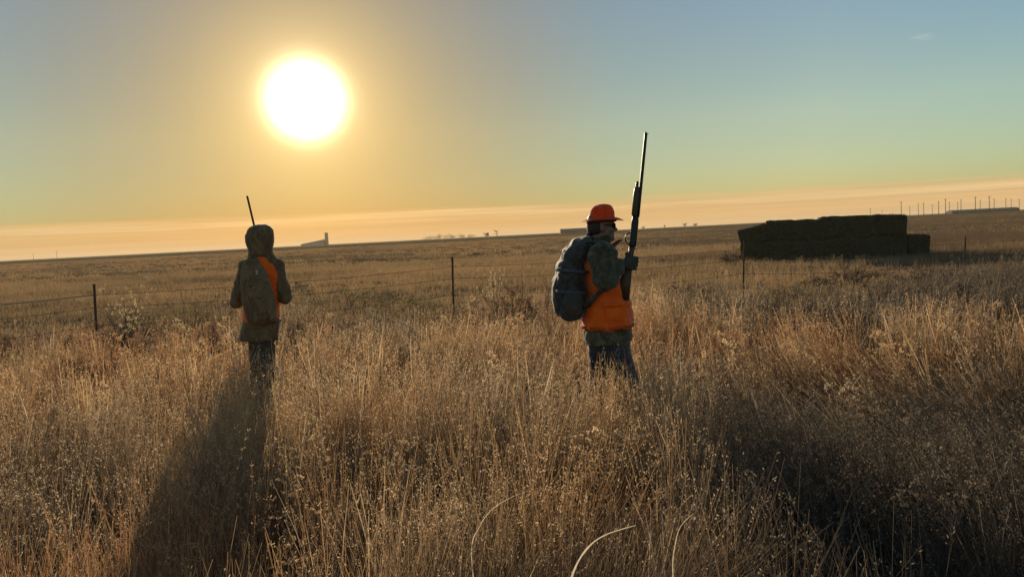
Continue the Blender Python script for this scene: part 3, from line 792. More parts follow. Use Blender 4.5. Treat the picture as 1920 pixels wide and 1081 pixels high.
# ---- shotgun builder: local z runs from butt to muzzle, x = away from trigger
def shotgun(name, label, a, b, xdir):
    t = thing(name, label, 'shotgun')
    L = (b - a).length; k = L / 1.19
    def pr(rows, seg=20, p=2.3):
        b_ = bmesh.new(); loft(b_, [(Vector((cx * .9 * k, 0, z * k)), hx * k * (.85 if z > .33 else .95), hy * k * .9) for z, cx, hx, hy in rows], seg=seg, p=p); return b_
    b_ = pr([(.006, -.046, .056, .021), (.10, -.036, .047, .020), (.20, -.022, .033, .018), (.27, -.013, .022, .017), (.33, -.008, .021, .0175), (.375, -.004, .026, .019)]); from_bm('stock', b_, m_wood, t)
    b_ = pr([(-.014, -.047, .056, .021), (.006, -.046, .057, .0215)]); from_bm('butt_pad', b_, m_rubber, t)
    b_ = pr([(.372, -.004, .027, .019), (.385, -.002, .030, .0195), (.55, 0, .030, .0195), (.585, 0, .026, .018), (.592, 0, .022, .016)], p=4); from_bm('receiver', b_, m_steel, t)
    b_ = pr([(.592, -.008, .020, .019), (.60, -.009, .027, .023), (.74, -.011, .026, .0235), (.79, -.011, .022, .021), (.80, -.011, .017, .017)], p=2.5); from_bm('fore_end', b_, m_wood, t)
    b_ = pr([(.585, .016, .0135, .0135), (.7, .016, .0118, .0118), (1.185, .016, .0108, .0108), (1.19, .016, .0108, .0108)], 14, 2); br = from_bm('barrel', b_, m_steel, t)
    b_ = pr([(.585, -.012, .0125, .0125), (.825, -.012, .0125, .0125), (.84, -.012, .009, .009)], 14, 2); from_bm('magazine_tube', b_, m_steel, t)
    b_ = bmesh.new(); tube(b_, [Vector((x * k, 0, z * k)) for x, z in ((-.024, .47), (-.048, .462), (-.058, .44), (-.056, .41), (-.042, .392), (-.022, .388))], .0045, 8); tg = from_bm('trigger_guard', b_, m_steel, t)
    b_ = bmesh.new(); tube(b_, [Vector((x * k, 0, z * k)) for x, z in ((-.024, .435), (-.036, .43), (-.045, .422))], .003, 6); from_bm('trigger', b_, m_steel, tg)
    b_ = bmesh.new(); ell(b_, Vector((.030 * k, 0, 1.18 * k)), (.004, .004, .004)); from_bm('bead_sight', b_, m_steel, br)
    b_ = bmesh.new(); box(b_, Vector((.0245 * k, 0, .885 * k)), (.006, .006, .57)); from_bm('sight_rib', b_, m_steel, br, smooth=False)
    z = (b - a).normalized(); x = Vector(xdir); x = (x - z * x.dot(z)).normalized(); y = z.cross(x)
    m = Matrix((x, y, z)).transposed().to_4x4(); m.translation = a
    t.matrix_world = m
    return t
shotgun('shotgun', 'long dark shotgun held upright in the right hand of the hunter in the orange hat', gun_a, gun_b, (1, -.25, 0))

# ---- hooded hunter, seen from behind, gun across the chest
D2 = 7.7
def B(u, v, dy=0.0): return W(u, v, D2 + dy)
PX2 = D2 / 1440.0
def rings2(rows):
    return [(B((l + r) / 2, v), (r - l) / 2 * PX2, b) for v, l, r, b in rows]
man2 = thing('person', 'hooded hunter in brown camouflage over an orange vest standing below the sun, back turned', 'person')
base2 = G(492, D2)
g2a, g2b = B(516, 588, .24), B(463.5, 367, .16)
g2x = (g2b - g2a).normalized()
gripR, gripL = g2a + g2x * .30, g2a + g2x * .66
bm = bmesh.new()
P2, *_ = head(bm, B(487, 446, .0), (-.1, 1, 0), .97)
capsule(bm, B(488, 458), .06, B(489, 482), .066)
loft(bm, rings2([(645, 470, 508, .09), (620, 468, 510, .10), (585, 466, 512, .105), (545, 463, 517, .11), (510, 461, 520, .115), (490, 466, 516, .09), (480, 474, 506, .07)]))
arms2 = ((B(463, 500), B(444, 566, -.02), gripL + Vector((-.02, -.09, -.03)), 1), (B(517, 500), B(535, 558, -.02), gripR + Vector((.03, -.09, -.02)), -1))
for s_, e_, h_, q in arms2:
    ell(bm, s_, (.065, .06, .065)); capsule(bm, s_, .056, e_, .044); capsule(bm, e_, .044, h_, .028)
hand(bm, gripL, g2x, (.35, 1, 0), (-1, .35, 0)); hand(bm, gripR, g2x, (-.35, 1, 0), (1, .35, 0))
legs2 = ([B(481, 645, .03), B(483, 705, .05), B(480, 750, .0)], [B(502, 645, -.02), B(502, 703, -.03), B(507, 752, -.05)])
for lg in legs2:
    capsule(bm, lg[0], .062, lg[1], .05); capsule(bm, lg[1], .048, lg[2], .038)
    capsule(bm, lg[2] - Vector((0, .02, .03)), .04, Vector((lg[2].x, lg[2].y + .16, .04)), .03)
fuse('body', bm, .006, 3, m_skin, man2)
bm = bmesh.new(); hand(bm, gripL, g2x, (.35, 1, 0), (-1, .35, 0), 1.1); fuse('glove', bm, .0055, 2, m_glove, man2)
bm = bmesh.new(); hand(bm, gripR, g2x, (-.35, 1, 0), (1, .35, 0), 1.1); fuse('glove', bm, .0055, 2, m_glove, man2)
eyes(P2, man2)
bm = bmesh.new()
loft(bm, rings2([(650, 467, 514, .115), (640, 466, 515, .12), (620, 466, 515, .12)]))
for lg in legs2:
    capsule(bm, lg[0], .080, lg[1], .068); capsule(bm, lg[1], .067, lg[2], .058)
fuse('trousers', bm, .011, 4, m_brown_trousers, man2, (.008, 9, 13, 25))
for lg in legs2:
    bm = bmesh.new(); a_ = lg[2]
    capsule(bm, a_ + Vector((0, 0, .10)), .058, a_ + Vector((0, -.01, -.02)), .056)
    capsule(bm, Vector((a_.x, a_.y - .04, .052)), .05, Vector((a_.x, a_.y + .17, .045)), .043)
    capsule(bm, Vector((a_.x, a_.y, .085)), .05, Vector((a_.x, a_.y + .11, .06)), .046)
    bt = fuse('boot', bm, .01, 3, m_boot, man2)
    bm = bmesh.new(); loft(bm, [(Vector((a_.x, a_.y + .065, .002)), .047, .165), (Vector((a_.x, a_.y + .065, .024)), .049, .165)], seg=24, p=2.6)
    from_bm('sole', bm, m_rubber, bt)
bm = bmesh.new()
loft(bm, rings2([(637, 451, 521, .175), (630, 450, 522, .18), (610, 455, 522, .172), (585, 459, 520, .16), (550, 457, 523, .155), (515, 455, 526, .155), (496, 458, 523, .14), (484, 464, 517, .115), (474, 468, 510, .10), (466, 468, 509, .105)]))
for (s_, e_, h_, q) in arms2:
    ell(bm, s_, (.085, .085, .08)); capsule(bm, s_, .083, e_, .068); capsule(bm, e_, .067, h_ + (e_ - h_).normalized() * .03, .047)
jk2 = fuse('jacket', bm, .011, 4, m_camo2, man2, (.012, 8, 11, 31))
bm = bmesh.new()
loft(bm, [(B((l + r) / 2, v, dy), (r - l) / 2 * PX2, b) for v, l, r, b, dy in ((478, 464, 513, .125, 0), (470, 467.5, 509, .12, 0), (463, 465, 511, .13, 0), (452, 461.8, 512.5, .14, .0), (441, 461.5, 513, .142, .0), (432, 464, 511.5, .13, .0), (425.5, 469.5, 506, .105, .0), (421.5, 477, 499, .07, .0), (420, 484, 493, .03, 0))])
fuse('hood', bm, .009, 3, m_camo2, man2, (.008, 12, 12, 33))
bm = bmesh.new()
loft(bm, rings2([(601, 456, 523, .186), (597, 456.5, 523.5, .184), (580, 457, 523, .174), (550, 456, 526, .170), (515, 456, 529, .168), (498, 461, 523, .150), (486, 466, 516, .122), (480, 470, 512, .104)]))
fuse('vest', bm, .010, 4, m_orange, man2, (.007, 7, 10, 38))
recenter(man2, base2)
shotgun('shotgun', 'dark shotgun whose thin barrel rises beside the hood of the hunter below the sun', g2a, g2b, (-.4, 1, 0))

dp = thing('daypack', 'slim brown camouflage pack worn slantwise on the back of the hooded hunter', 'daypack')
ax0, ax1 = B(494, 606, -.225), B(469, 487, -.18)
az_ = (ax1 - ax0).normalized(); axx = Vector((1, 0, 0)); axx = (axx - az_ * axx.dot(az_)).normalized(); ayy = az_.cross(axx)
Lp = (ax1 - ax0).length
bm = bmesh.new()
loft(bm, [(ax0 + az_ * Lp * f, hw, hd) for f, hw, hd in ((0, .09, .035), (.03, .13, .055), (.12, .152, .072), (.4, .158, .078), (.7, .14, .07), (.88, .105, .055), (.97, .075, .04), (1, .04, .025))], ex=axx, ey=ayy, p=2.6)
fuse('main_compartment', bm, .009, 3, m_camo2, dp, (.008, 9, 9, 41))
bm = bmesh.new()
loft(bm, [(ax0 - ayy * 0 + Vector((0, -.065, 0)) + az_ * Lp * f, hw, hd) for f, hw, hd in ((.05, .06, .02), (.09, .085, .032), (.3, .09, .036), (.47, .08, .03), (.5, .06, .02))], ex=axx, ey=ayy, p=2.8)
fuse('front_pocket', bm, .008, 3, m_camo2, dp, (.004, 12, 12, 43))
bm = bmesh.new(); tube(bm, [B(476, 489, -.17), B(470, 482, -.12), B(467, 481, -.02), B(468, 488, .10), B(474, 505, .175), B(488, 535, .20), B(504, 565, .195), B(519, 592, .15), B(526.5, 598, .02), B(522, 601, -.12), B(508, 598, -.205)], 1, 8, flat=(.022, .006, lambda i: Vector((0, 1, .2)) if i in (1,) else (1, .3, .5)))
from_bm('strap', bm, m_sling, dp)
bm = bmesh.new(); box(bm, B(481.5, 510, -.262), (.02, .012, .05), bevel=.004); from_bm('buckle', bm, simple('pale_plastic', (.35, .33, .3), None, 5, .5), dp)
recenter(dp, ax0)

# ------------------------------------------------------------------ fence along the field edge
fence = thing('wire_fence', 'wire fence of thin rusty steel posts along the far edge of the tall grass', 'fence')
# u, depth, post height, lean
POSTS = [(-330, 10.2, 1.22, .01), (166, 11.7, 1.20, .045), (842, 13.7, 1.29, .03), (1389, 15.6, 1.28, .05), (1806, 17.2, 1.08, .05), (2150, 18.6, 1.2, .02)]
bm = bmesh.new()
box(bm, (0, 0, .5), (.035, .005, 1.0)); box(bm, (0, .0165, .5), (.006, .028, 1.0))
for i in range(17): box(bm, (0, -.0065, .2 + i * .047), (.016, .008, .016))
box(bm, (0, .006, .03), (.10, .004, .11))
pm = bpy.data.meshes.new('post'); bm.to_mesh(pm); bm.free(); pm.materials.append(m_post)
tops = []
for u, D, h, ln in POSTS:
    p = G(u, D); o = obj('post', pm, None, fence); o.location = p
    o.rotation_euler = (rng.uniform(-.02, .02), ln, rng.uniform(-.2, .2)); o.scale = (1, 1, h)
    tops.append((p, h, ln))
for wi, f in enumerate((.93, .70, .47, .24)):
    bm = bmesh.new(); pts = []
    for i in range(len(tops) - 1):
        (p, h, l1), (q, g, l2) = tops[i], tops[i + 1]
        a_ = p + Vector((l1 * f * h, -.012, f * h * (1.0 if wi else .86 / .93))); b_ = q + Vector((l2 * f * g, -.012, f * g * (1.0 if wi else .86 / .93)))
        for k in range(14):
            t = k / 14; w_ = a_.lerp(b_, t); w_.z -= .05 * 4 * t * (1 - t) * (1 + .4 * wi % 1); pts.append(w_)
    tube(bm, pts[13:] if wi == 0 else pts, .0036, 5)
    from_bm('wire', bm, m_post, fence)
    if wi == 0:
        bm = bmesh.new(); tube(bm, pts[:15], .0085, 5); from_bm('wire', bm, m_wire, fence)['label'] = 'top strand left of the left post, thick and pale as if catching light'

# ------------------------------------------------------------------ stack of bales
def square_bale(seed, lx, ly, lz):
    bm = bmesh.new(); bmesh.ops.create_cube(bm, size=1)
    bmesh.ops.subdivide_edges(bm, edges=bm.edges[:], cuts=13, use_grid_fill=True)
    for v in bm.verts:
        p = Vector((v.co.x * lx, v.co.y * ly, v.co.z * lz)); r = .12
        q = Vector([math.copysign(max(0, abs(c) - (l / 2 - r)), c) for c, l in zip(p, (lx, ly, lz))])
        if q.length > r: p -= q * (1 - r / q.length)
        n = Vector((v.co.x, v.co.y, v.co.z)).normalized()
        p += n * (.06 * noise.noise(p * 2.3 + Vector((seed * 9, 0, 0))) + .03 * noise.noise(p * 9 + Vector((seed, 4, 0))))
        g = min(abs(p.x - k * lx * .19) for k in (-2, -1, 0, 1, 2))            # strings bite into the flakes
        if g < .05: p -= n * .02
        v.co = p + Vector((0, 0, lz / 2))
    return bm
def square_fuzz(seed, lx, ly, lz, n=260):
    rr = random.Random(seed); raw = Raw()
    for i in range(n):
        f = rr.choice('tttfb'); x = rr.uniform(-.5, .5) * lx
        p, o = {'t': (Vector((x, rr.uniform(-.5, .5) * ly, lz)), Vector((0, 0, 1))), 'f': (Vector((x, -ly / 2, rr.random() * lz)), Vector((0, -1, 0))),
                'b': (Vector((math.copysign(lx / 2, x), rr.uniform(-.5, .5) * ly, rr.random() * lz)), Vector((math.copysign(1, x), 0, 0)))}[f]
        o = (o * rr.uniform(.2, 1) + Vector((rr.uniform(-1, 1), rr.uniform(-1, 1), rr.uniform(-.6, .6)))).normalized() * rr.uniform(.05, .17)
        sd = o.cross(Vector((rr.uniform(-1, 1), rr.uniform(-1, 1), 1))).normalized()
        raw.ribbon([p - o * .2, p + o * .5, p + o + Vector((0, 0, -.03))], [.014, .012, .004], sd, 0)
    return raw.mesh('loose_straw', [m_straw])
BALES = [  # distance along the row, length, depth, height, z, yaw, tilt, label
    (.52, 1.08, 2.0, .80, 0, 0, 0, 'lower dark square bale at the left end of the stack, end on'),
    (.58, 1.12, 1.9, .72, .70, 0, R(-13), 'slumped upper square bale sloping down at the left end of the stack'),
    (2.10, 2.16, 1.3, .82, 0, R(1), 0, 'lower dark square bale beside the left end bale of the stack'),
    (2.12, 2.16, 1.25, .81, .79, R(-1), R(1.5), 'upper dark square bale beside the slumped one in the stack'),
    (4.22, 2.16, 1.3, .83, 0, R(.5), 0, 'lower dark square bale in the right half of the stack'),
    (4.20, 2.20, 1.3, .86, .79, R(1), R(.8), 'upper dark square bale, topmost in the right half of the stack'),
    (5.74, 1.02, 2.0, .83, 0, 0, 0, 'lower dark square bale at the right end of the stack, end on'),
    (5.70, 1.05, 2.0, .83, .80, R(-1), R(4), 'upper dark square bale at the right end of the stack'),
    (6.68, .74, 1.0, .78, 0, R(-3), R(3), 'small lone dark bale standing on the ground past the right end of the stack')]
B0 = G(1389, 32.2); ROWD = Vector((math.cos(R(-18)), math.sin(R(-18)), 0)); BACK = Vector((-ROWD.y, ROWD.x, 0))
for i, (d, lx, ly, lz, z0, yaw, tilt, lb) in enumerate(BALES):
    b = B0 + ROWD * d + BACK * (ly * .5 + rng.uniform(-.03, .03)); b.z = z0
    t = thing('hay_bale', lb, 'hay bale', b, 'dark square hay bales stacked beyond the fence'); t.rotation_euler = (0, tilt, R(-18) + yaw)
    from_bm('bale_body', square_bale(i + 1, lx + .08, ly, lz + .05), m_hay, t)
    obj('loose_straw', square_fuzz(i + 60, lx, ly, lz), None, t)['kind'] = 'stuff'

# ------------------------------------------------------------------ brush, weeds and single stalks
def shrub(u, D, w, h, leafm, label, seed, dens=1.0, droop=.2, name='brush_shrub', cat='shrub', group='brush along the fence line'):
    rr = random.Random(seed); base = G(u, D); base.z = ground_z(base.x, base.y) - .01
    t = thing(name, label, cat, base, group)
    st = bmesh.new(); lf = Raw(); n = int(34 * dens)
    for i in range(n):
        a = rr.uniform(0, 2 * math.pi); q = math.sqrt(rr.random())
        tip = Vector((math.cos(a) * q * w * .5, math.sin(a) * q * min(w, 1.6) * .42, h * rr.uniform(.55, 1.0) * (1 - .45 * q * q)))
        b0 = Vector((tip.x * .35 + rr.uniform(-.05, .05) * w, tip.y * .35, 0))
        pts = [b0.lerp(tip, k / 5) + Vector((rr.uniform(-.03, .03), rr.uniform(-.03, .03), .12 * h * math.sin(k / 5 * math.pi) - droop * h * (k / 5) ** 3 * q)) for k in range(6)]
        tube(st, pts, [.006, .0055, .0045, .0038, .003, .002], 4, cap=False)
        for k in range(int(46 * dens)):
            f = rr.uniform(.25, 1); s_ = int(f * 4.99); p = pts[s_].lerp(pts[s_ + 1], f * 5 - s_ if s_ < 5 else 0)
            d = Vector((rr.uniform(-1, 1), rr.uniform(-1, 1), rr.uniform(-.4, 1))).normalized()
            ln = rr.uniform(.03, .15); wd_ = rr.uniform(.003, .011)
            sd = d.cross(Vector((rr.uniform(-1, 1), rr.uniform(-1, 1), rr.uniform(-1, 1)))).normalized()
            lf.ribbon([p, p + d * ln * .55 + Vector((0, 0, .01)), p + d * ln], [wd_ * .6, wd_, wd_ * .2], sd, 0)
    from_bm('stems', st, m_brush, t)
    obj('foliage', lf.mesh('foliage', [leafm]), None, t)
    return t
shrub(215, 12.3, 1.55, .80, m_leaf_dark, 'dark tangled brush under the pale seeding weed right of the left fence post', 1)
shrub(142, 9.4, 1.0, .50, m_leaf_dark, 'low purplish clump added for the shadow in front of the left fence post', 2)  # dark leafy clump modelled where a shadow lies by the post
shrub(335, 14.5, 2.8, .92, m_leaf_olive, 'olive brush left of the hooded hunter beyond the fence line', 3)
m_leaf_red = trans_mat('reddish_brush_leaf', (.15, .085, .06), (.26, .15, .10))
shrub(955, 12.2, 1.75, 1.12, m_leaf_red, 'tall twiggy reddish brush just behind the dark grey backpack', 4)
shrub(1372, 29.0, 1.2, .85, m_leaf_dark, 'small dark bush against the left end of the bale stack', 5)
shrub(1490, 15.0, 1.7, .52, m_leaf_olive, 'tangled grassy clump in front of the bale stack', 6)
shrub(1590, 17.5, 2.6, .62, m_leaf_dark, 'long dark brush patch below the middle of the bale stack', 7, 1.2)
shrub(1735, 16.3, 2.2, .80, m_leaf_dark, 'dark weedy bush just left of the right fence post', 8, 1.1)
shrub(1885, 15.4, 1.9, .85, m_leaf, 'brown brush at the right edge past the right fence post', 9, 1.1)
shrub(760, 16.2, 2.0, .55, m_leaf_olive, 'olive brush between the hooded hunter and the middle fence post', 10)
shrub(640, 18.0, 3.8, .78, m_leaf_olive, 'wide olive weeds right of the hooded hunter', 11)
shrub(1280, 17.0, 1.8, .48, m_leaf_dark, 'low dark weeds to the right of the upright shotgun', 12)

for q_, (u, D, w, h, lm, lb) in enumerate((
        (45, 12.6, 2.2, .58, m_leaf_red, 'low reddish brush under the left end of the fence wire'),
        (420, 12.4, 1.8, .60, m_leaf_red, 'reddish brush at the left elbow of the hooded hunter'),
        (575, 12.8, 1.5, .55, m_leaf, 'warm brown brush at the right elbow of the hooded hunter'),
        (700, 13.4, 1.9, .60, m_leaf, 'fine warm brown brush left of the middle fence post'),
        (870, 13.9, 1.5, .62, m_leaf, 'brown brush just right of the middle fence post'),
        (1020, 12.2, 1.4, .95, m_leaf_red, 'purplish brown brush at the left edge of the dark grey backpack'),
        (1230, 12.8, 1.6, .55, m_leaf, 'brown brush just right of the hunter in the orange hat'),
        (1330, 13.6, 1.6, .50, m_leaf_olive, 'olive clump left of the fence post before the bale stack'),
        (1440, 11.6, 1.9, .62, m_leaf_dark, 'dull tangled weeds in front of the fence below the slumped bale'),
        (1655, 12.2, 2.2, .72, m_leaf_dark, 'dark tangled weeds in front of the fence below the right end of the stack'),
        (1800, 11.4, 2.2, .72, m_leaf_dark, 'dark brush in front of the right fence post'),
        (1545, 9.6, 1.7, .62, m_leaf_dark, 'dark wind combed weeds in the grass below the middle of the stack'))):
    shrub(u, D, w, h, lm, lb, 70 + q_, 1.1)

def seeding_weed(u, D, w, h, label, seed, lean=(0, 0)):
    rr = random.Random(seed); base = G(u, D); t = thing('seeding_weed', label, 'weed', base)
    st = bmesh.new(); fl = Raw()
    for i in range(9):
        a = rr.uniform(0, 6.28); tip = Vector((math.cos(a) * w * .5 * rr.random() + lean[0], math.sin(a) * .25 * rr.random() + lean[1], h * rr.uniform(.62, 1)))
        pts = [Vector((tip.x * (k / 5) ** 1.6, tip.y * (k / 5) ** 1.6, tip.z * k / 5)) for k in range(6)]
        tube(st, pts, [.006, .005, .0045, .004, .003, .0022], 5, cap=False)
        for b in range(9):
            f = rr.uniform(.62, 1.02); p = pts[4].lerp(pts[5], min(1, max(0, f * 5 - 4))) if f > .8 else pts[3].lerp(pts[4], f * 5 - 3)
            p = p + Vector((rr.uniform(-.1, .1), rr.uniform(-.1, .1), rr.uniform(-.03, .07)))
            for k in range(9):
                d = Vector((rr.gauss(0, 1), rr.gauss(0, 1), rr.gauss(0, 1))).normalized(); sd = d.orthogonal().normalized()
                ln = rr.uniform(.012, .028); c = p + d * .008
                fl.quad(c, c + d * ln * .5 + sd * .006, c + d * ln, c + d * ln * .5 - sd * .006, 0)
    from_bm('stems', st, m_brush, t); obj('seed_heads', fl.mesh('seed_heads', [m_fluff]), None, t)['kind'] = 'stuff'
    return t
seeding_weed(225, 11.3, .62, 1.14, 'pale fluffy seeding weed right of the left fence post', 3, (-.02, 0))
seeding_weed(922, 12.2, .55, 1.12, 'thin reddish seeding weed rising over the brush behind the backpack', 5)

def stalk(pts, r0, label):
    p0 = Vector(pts[0]); p0 = Vector((p0.x, p0.y, 0))
    bm = bmesh.new(); q = [Vector(p) - p0 for p in pts]
    # smooth the polyline
    sm = []
    for i in range(len(q) - 1):
        a = q[max(0, i - 1)]; b = q[i]; c = q[i + 1]; d = q[min(len(q) - 1, i + 2)]
        for k in range(5):
            t = k / 5; sm.append(.5 * ((2 * b) + (-a + c) * t + (2 * a - 5 * b + 4 * c - d) * t * t + (-a + 3 * b - 3 * c + d) * t ** 3))
    sm.append(q[-1]); n = len(sm)
    vv = []
    for i, c in enumerate(sm):
        w_ = r0 * .68 * (1 - .82 * (i / n) ** 1.3) * (1 + .12 * math.sin(i * .9)); t_ = (sm[min(i + 1, n - 1)] - sm[max(i - 1, 0)]).normalized(); sd_ = t_.cross(Vector((.15, -1, .25))).normalized(); up_ = t_.cross(sd_).normalized()
        vv.append([bm.verts.new(c - sd_ * w_ + up_ * w_ * .35), bm.verts.new(c), bm.verts.new(c + sd_ * w_ + up_ * w_ * .35)])
    for i in range(n - 1):
        for q_ in (0, 1): bm.faces.new((vv[i][q_], vv[i][q_ + 1], vv[i + 1][q_ + 1], vv[i + 1][q_]))
    o = from_bm('bent_grass_stalk', bm, m_stalk); o.location = p0
    return tag(o, label, 'grass stalk')
stalk([Vector((.13, 1.84, 0)), Vector((.125, 1.85, .35)), W(1061, 1130, 1.86), W(1072, 1081, 1.86), W(1088, 1045, 1.865), W(1110, 1018, 1.87), W(1135, 1002, 1.875), W(1163, 992, 1.88), W(1192, 984, 1.9)], .0048, 'bright bleached stalk arching to the right at the bottom centre of the grass')
stalk([Vector((-.155, 2.38, 0)), Vector((-.155, 2.39, .3)), W(884, 1040, 2.4), W(900, 985, 2.4), W(925, 952, 2.4), W(958, 932, 2.42), W(985, 922, 2.44)], .0026, 'thin dull stalk arching right, left of the bright bleached stalk')
stalk([Vector((.425, 2.09, 0)), Vector((.428, 2.1, .35)), W(1262, 1081, 2.1), W(1266, 1020, 2.1), W(1277, 985, 2.1), W(1300, 962, 2.12)], .0028, 'thin curved stalk right of the bright bleached stalk')

def scrap(u, v, w, h, label, seed):
    D = (EYE - .12) * 1440 / (v - hor(u)); p = W(u, v, D); rr = random.Random(seed)
    bm = bmesh.new(); bmesh.ops.create_icosphere(bm, subdivisions=3, radius=1)
    for q in bm.verts:
        k = 1 + .5 * noise.noise(q.co * 2.1 + Vector((seed, 0, 0))); q.co = Vector((q.co.x * w * k, q.co.y * w * .7 * k, q.co.z * h * k))
    bmesh.ops.translate(bm, verts=bm.verts[:], vec=(0, 0, h)); p.z -= h
    o = from_bm('pale_scrap', bm, trans_mat('pale_scrap_surface', (.8, .78, .72), (.88, .86, .8), 10, .7)); o.location = p
    return tag(o, label, 'scrap')
scrap(275, 519, .16, .07, 'small bright pale scrap in the field above the pale seeding weed', 2)
scrap(712, 510, .13, .06, 'tiny bright pale scrap in the field midway between the two hunters', 5)

# ------------------------------------------------------------------ far skyline
m_conc = simple('pale_concrete', (.30, .235, .165), (.36, .285, .2), .2, .9)
m_roof = simple('weathered_tin_roof', (.20, .155, .11), (.25, .195, .14), .3, .7)
m_far_leaf = simple('far_tree_leaf', (.045, .042, .022), (.08, .07, .035), .6, .9)
m_bark = simple('grey_bark', (.07, .055, .04), (.11, .085, .06), 3, .9)
m_polew = simple('weathered_pole_wood', (.10, .08, .06), (.14, .11, .08), 3, .9)

el_ = thing('grain_elevator', 'hazy farm with a tall concrete silo tower and sloping shed on the horizon', 'grain elevator', G(613, 1900))
bm = bmesh.new()
loft(bm, [(Vector((0, 0, 0)), 4.2, 4.2), (Vector((0, 0, 24)), 4.2, 4.2)], seg=24); from_bm('silo_tower', bm, m_conc, el_)
bm = bmesh.new(); box(bm, (0, 0, 27), (6.5, 6.5, 6)); hh = from_bm('headhouse', bm, m_conc, el_, False)
bm = bmesh.new(); box(bm, (0, 0, 30.2), (7.2, 7.2, .5)); from_bm('roof', bm, m_roof, hh, False)
bm = bmesh.new()
vs = [bm.verts.new(p) for p in ((-62, -9, 0), (-4.5, -9, 0), (-4.5, 9, 0), (-62, 9, 0), (-62, -9, 5), (-4.5, -9, 5), (-4.5, 9, 5), (-62, 9, 5))]
for f in ((0, 1, 5, 4), (1, 2, 6, 5), (2, 3, 7, 6), (3, 0, 4, 7), (4, 5, 6, 7), (3, 2, 1, 0)): bm.faces.new([vs[i] for i in f])
sh = from_bm('shed', bm, m_conc, el_, False)
bm = bmesh.new()
vs = [bm.verts.new(p) for p in ((-63, -10, 5.02), (-4.6, -10, 5.02), (-4.6, 10, 5.02), (-63, 10, 5.02), (-50, 0, 7.5), (-4.6, 0, 14.5))]
for f in ((0, 1, 5, 4), (2, 3, 4, 5), (3, 0, 4), (1, 2, 5), (3, 2, 1, 0)): bm.faces.new([vs[i] for i in f])
from_bm('roof', bm, m_roof, sh, False)

def tree(u, D, h, w, label, seed, group=None, leaves=900, bare=False):
    rr = random.Random(seed); t = thing('tree', label, 'tree', G(u, D), group)
    bm = bmesh.new(); tube(bm, [Vector((0, 0, 0)), Vector((.05 * h * rr.uniform(-1, 1), 0, h * .3)), Vector((.08 * h * rr.uniform(-1, 1), 0, h * .72))], [h * .035, h * .026, h * .012], 7)
    for i in range(12 if bare else 7):
        a = rr.uniform(0, 6.28); z0 = h * rr.uniform(.28, .66)
        e = Vector((math.cos(a) * w * .45, math.sin(a) * w * .45, z0 + h * rr.uniform(.1, .34)))
        tube(bm, [Vector((0, 0, z0)), Vector((e.x * .5, e.y * .5, z0 + (e.z - z0) * .35)), e], [h * .014, h * .01, h * .004], 5)
    from_bm('trunk', bm, m_bark, t)
    if bare: return t
    lf = Raw(); cl = [(Vector((rr.uniform(-.33, .33) * w, rr.uniform(-.33, .33) * w, h * rr.uniform(.32, .82))), rr.uniform(.14, .27)) for _ in range(11)]
    for i in range(leaves):
        c, r = rr.choice(cl); d = Vector((rr.gauss(0, 1), rr.gauss(0, 1), rr.gauss(0, .8))).normalized() * r * w * rr.random() ** .4
        p = c + d; q = Vector((rr.gauss(0, 1), rr.gauss(0, 1), rr.gauss(0, 1))).normalized(); s = q.orthogonal().normalized(); k = h * .035
        lf.quad(p - q * k, p + s * k * .6, p + q * k, p - s * k * .6, 0)
    obj('crown', lf.mesh('crown', [m_far_leaf]), None, t)
    return t
for i, (u, h, w, lb) in enumerate(((798, 5, 20, 'low spreading far tree at the left end of the shelterbelt on the horizon'), (814, 6, 20, 'far tree second from the left in the shelterbelt'),
        (832, 7.5, 22, 'tallest far tree in the middle of the shelterbelt'), (850, 6.5, 20, 'far tree just right of the middle of the shelterbelt'),
        (868, 6, 18, 'far tree second from the right in the shelterbelt'), (884, 5.5, 16, 'far tree at the right end of the shelterbelt'))):
    tree(u, 1150, h, w, lb, 30 + i, 'shelterbelt trees on the horizon between the hunters')
tree(912, 700, 5.5, 6, 'small leaning far tree left of the bare far tree', 41)
tree(932, 700, 9, 8, 'bare far tree with thin limbs right of the shelterbelt', 42, bare=True)
for i, (u, h, w, lb) in enumerate(((1206, 5, 8, 'far round tree just right of the upright shotgun'), (1246, 6, 3.5, 'narrow far tree on the horizon right of the shotgun'),
        (1284, 7, 9, 'left one of two close far trees left of the bale stack'), (1304, 7, 8, 'right one of two close far trees left of the bale stack'))):
    tree(u, 1300, h, w, lb, 50 + i, 'far trees on the horizon between the shotgun and the bales')

def shed(u, D, L, wd_, hgt, label, wallm):
    t = thing('shed', label, 'shed', G(u, D))
    bm = bmesh.new(); box(bm, (0, 0, hgt * .3), (L, wd_, hgt * .6)); from_bm('wall', bm, wallm, t, False)
    bm = bmesh.new()
    vs = [bm.verts.new(p) for p in ((-L * .505, -wd_ * .54, hgt * .603), (L * .505, -wd_ * .54, hgt * .603), (L * .505, wd_ * .54, hgt * .603), (-L * .505, wd_ * .54, hgt * .603), (-L * .505, 0, hgt), (L * .505, 0, hgt))]
    for f in ((0, 1, 5, 4), (2, 3, 4, 5), (3, 0, 4), (1, 2, 5), (3, 2, 1, 0)): bm.faces.new([vs[i] for i in f])
    from_bm('roof', bm, m_roof, t, False)
    return t
shed(1075, 1000, 34, 12, 6.2, 'long low dark shed on the horizon left of the orange hat', simple('dark_boards', (.12, .09, .07), (.16, .12, .09), .6, .9))
shed(1842, 900, 78, 14, 4.6, 'very long low dark shed on the horizon at the far right', simple('brown_boards', (.09, .07, .05), (.13, .1, .07), .6, .9))

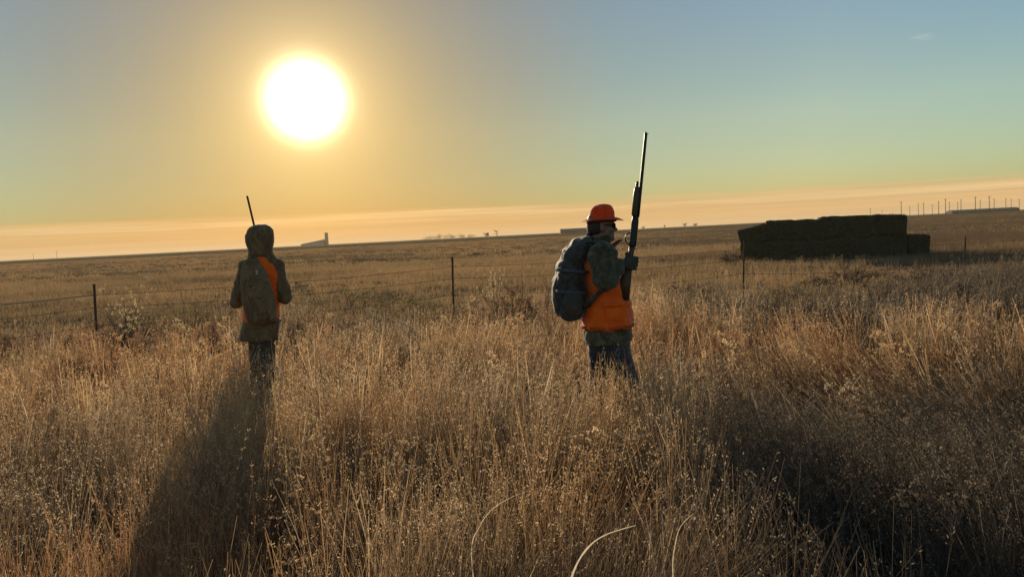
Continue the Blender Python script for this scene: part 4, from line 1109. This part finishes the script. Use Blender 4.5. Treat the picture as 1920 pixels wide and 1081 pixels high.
pole_m = {}
def pole_meshes():
    bm = bmesh.new(); tube(bm, [Vector((0, 0, 0)), Vector((0, 0, 10))], [.26, .2], 8); a = bpy.data.meshes.new('shaft'); bm.to_mesh(a); bm.free(); a.materials.append(m_polew)
    bm = bmesh.new(); box(bm, (0, -.17, 9.3), (2.4, .12, .14)); b = bpy.data.meshes.new('crossarm'); bm.to_mesh(b); bm.free(); b.materials.append(m_polew)
    return a, b
pmesh = pole_meshes()
PL = [(63, 900, .85), (107, 860, .9), (1632, 900, .85), (1654, 1300, .9), (1690, 760, 1.1), (1706, 1050, 1.0), (1722, 980, 1.15), (1732, 820, 1.0), (1748, 1100, 1.1), (1760, 760, 1.0), (1773, 700, 1.05), (1780, 930, 1.1), (1796, 620, .72), (1802, 900, 1.2), (1829, 640, 1.0), (1838, 1000, 1.2), (1855, 560, .88), (1864, 880, 1.1), (1886, 760, .95), (1896, 980, 1.1), (1911, 700, .8)]
ORD = 'first second third fourth fifth sixth seventh eighth ninth tenth eleventh twelfth thirteenth fourteenth fifteenth sixteenth seventeenth eighteenth nineteenth'.split()
for i_, (u, D, s) in enumerate(PL):
    left = u < 300
    t = thing('utility_pole', ('%s of two thin far poles on the horizon at the left edge' % ('left' if i_ == 0 else 'right')) if left else 'thin far utility pole, %s from the right in the thicket of poles above the bales' % ORD[20 - i_], 'utility pole', G(u, D),
              'far poles on the left horizon' if left else 'far poles on the right horizon')
    s = s * (1.0 if left else 1.4); t.scale = (s * .8, s * .8, s); t.rotation_euler = (0, 0, rng.uniform(-1.2, 1.2))
    for nm, me in zip(('shaft', 'crossarm'), pmesh): obj(nm, me, None, t)

# ------------------------------------------------------------------ thin low-lying air over the plain
m_haze = bpy.data.materials.new('thin_haze'); m_haze.use_nodes = True
hn = m_haze.node_tree; hn.nodes.remove(hn.nodes['Principled BSDF'])
pv = hn.nodes.new('ShaderNodeVolumePrincipled'); pv.inputs['Color'].default_value = (1, .84, .60, 1)
pv.inputs['Density'].default_value = .00010; pv.inputs['Anisotropy'].default_value = .2
hn.links.new(pv.outputs[0], hn.nodes['Material Output'].inputs['Volume'])
bm = bmesh.new(); box(bm, (0, 0, 22), (19600, 19600, 46.2))
HAZE = True
if HAZE:
    hz = from_bm('haze', bm, m_haze, None, False); hz['kind'] = 'stuff'; hz['label'] = 'thin pale haze lying over the plain'
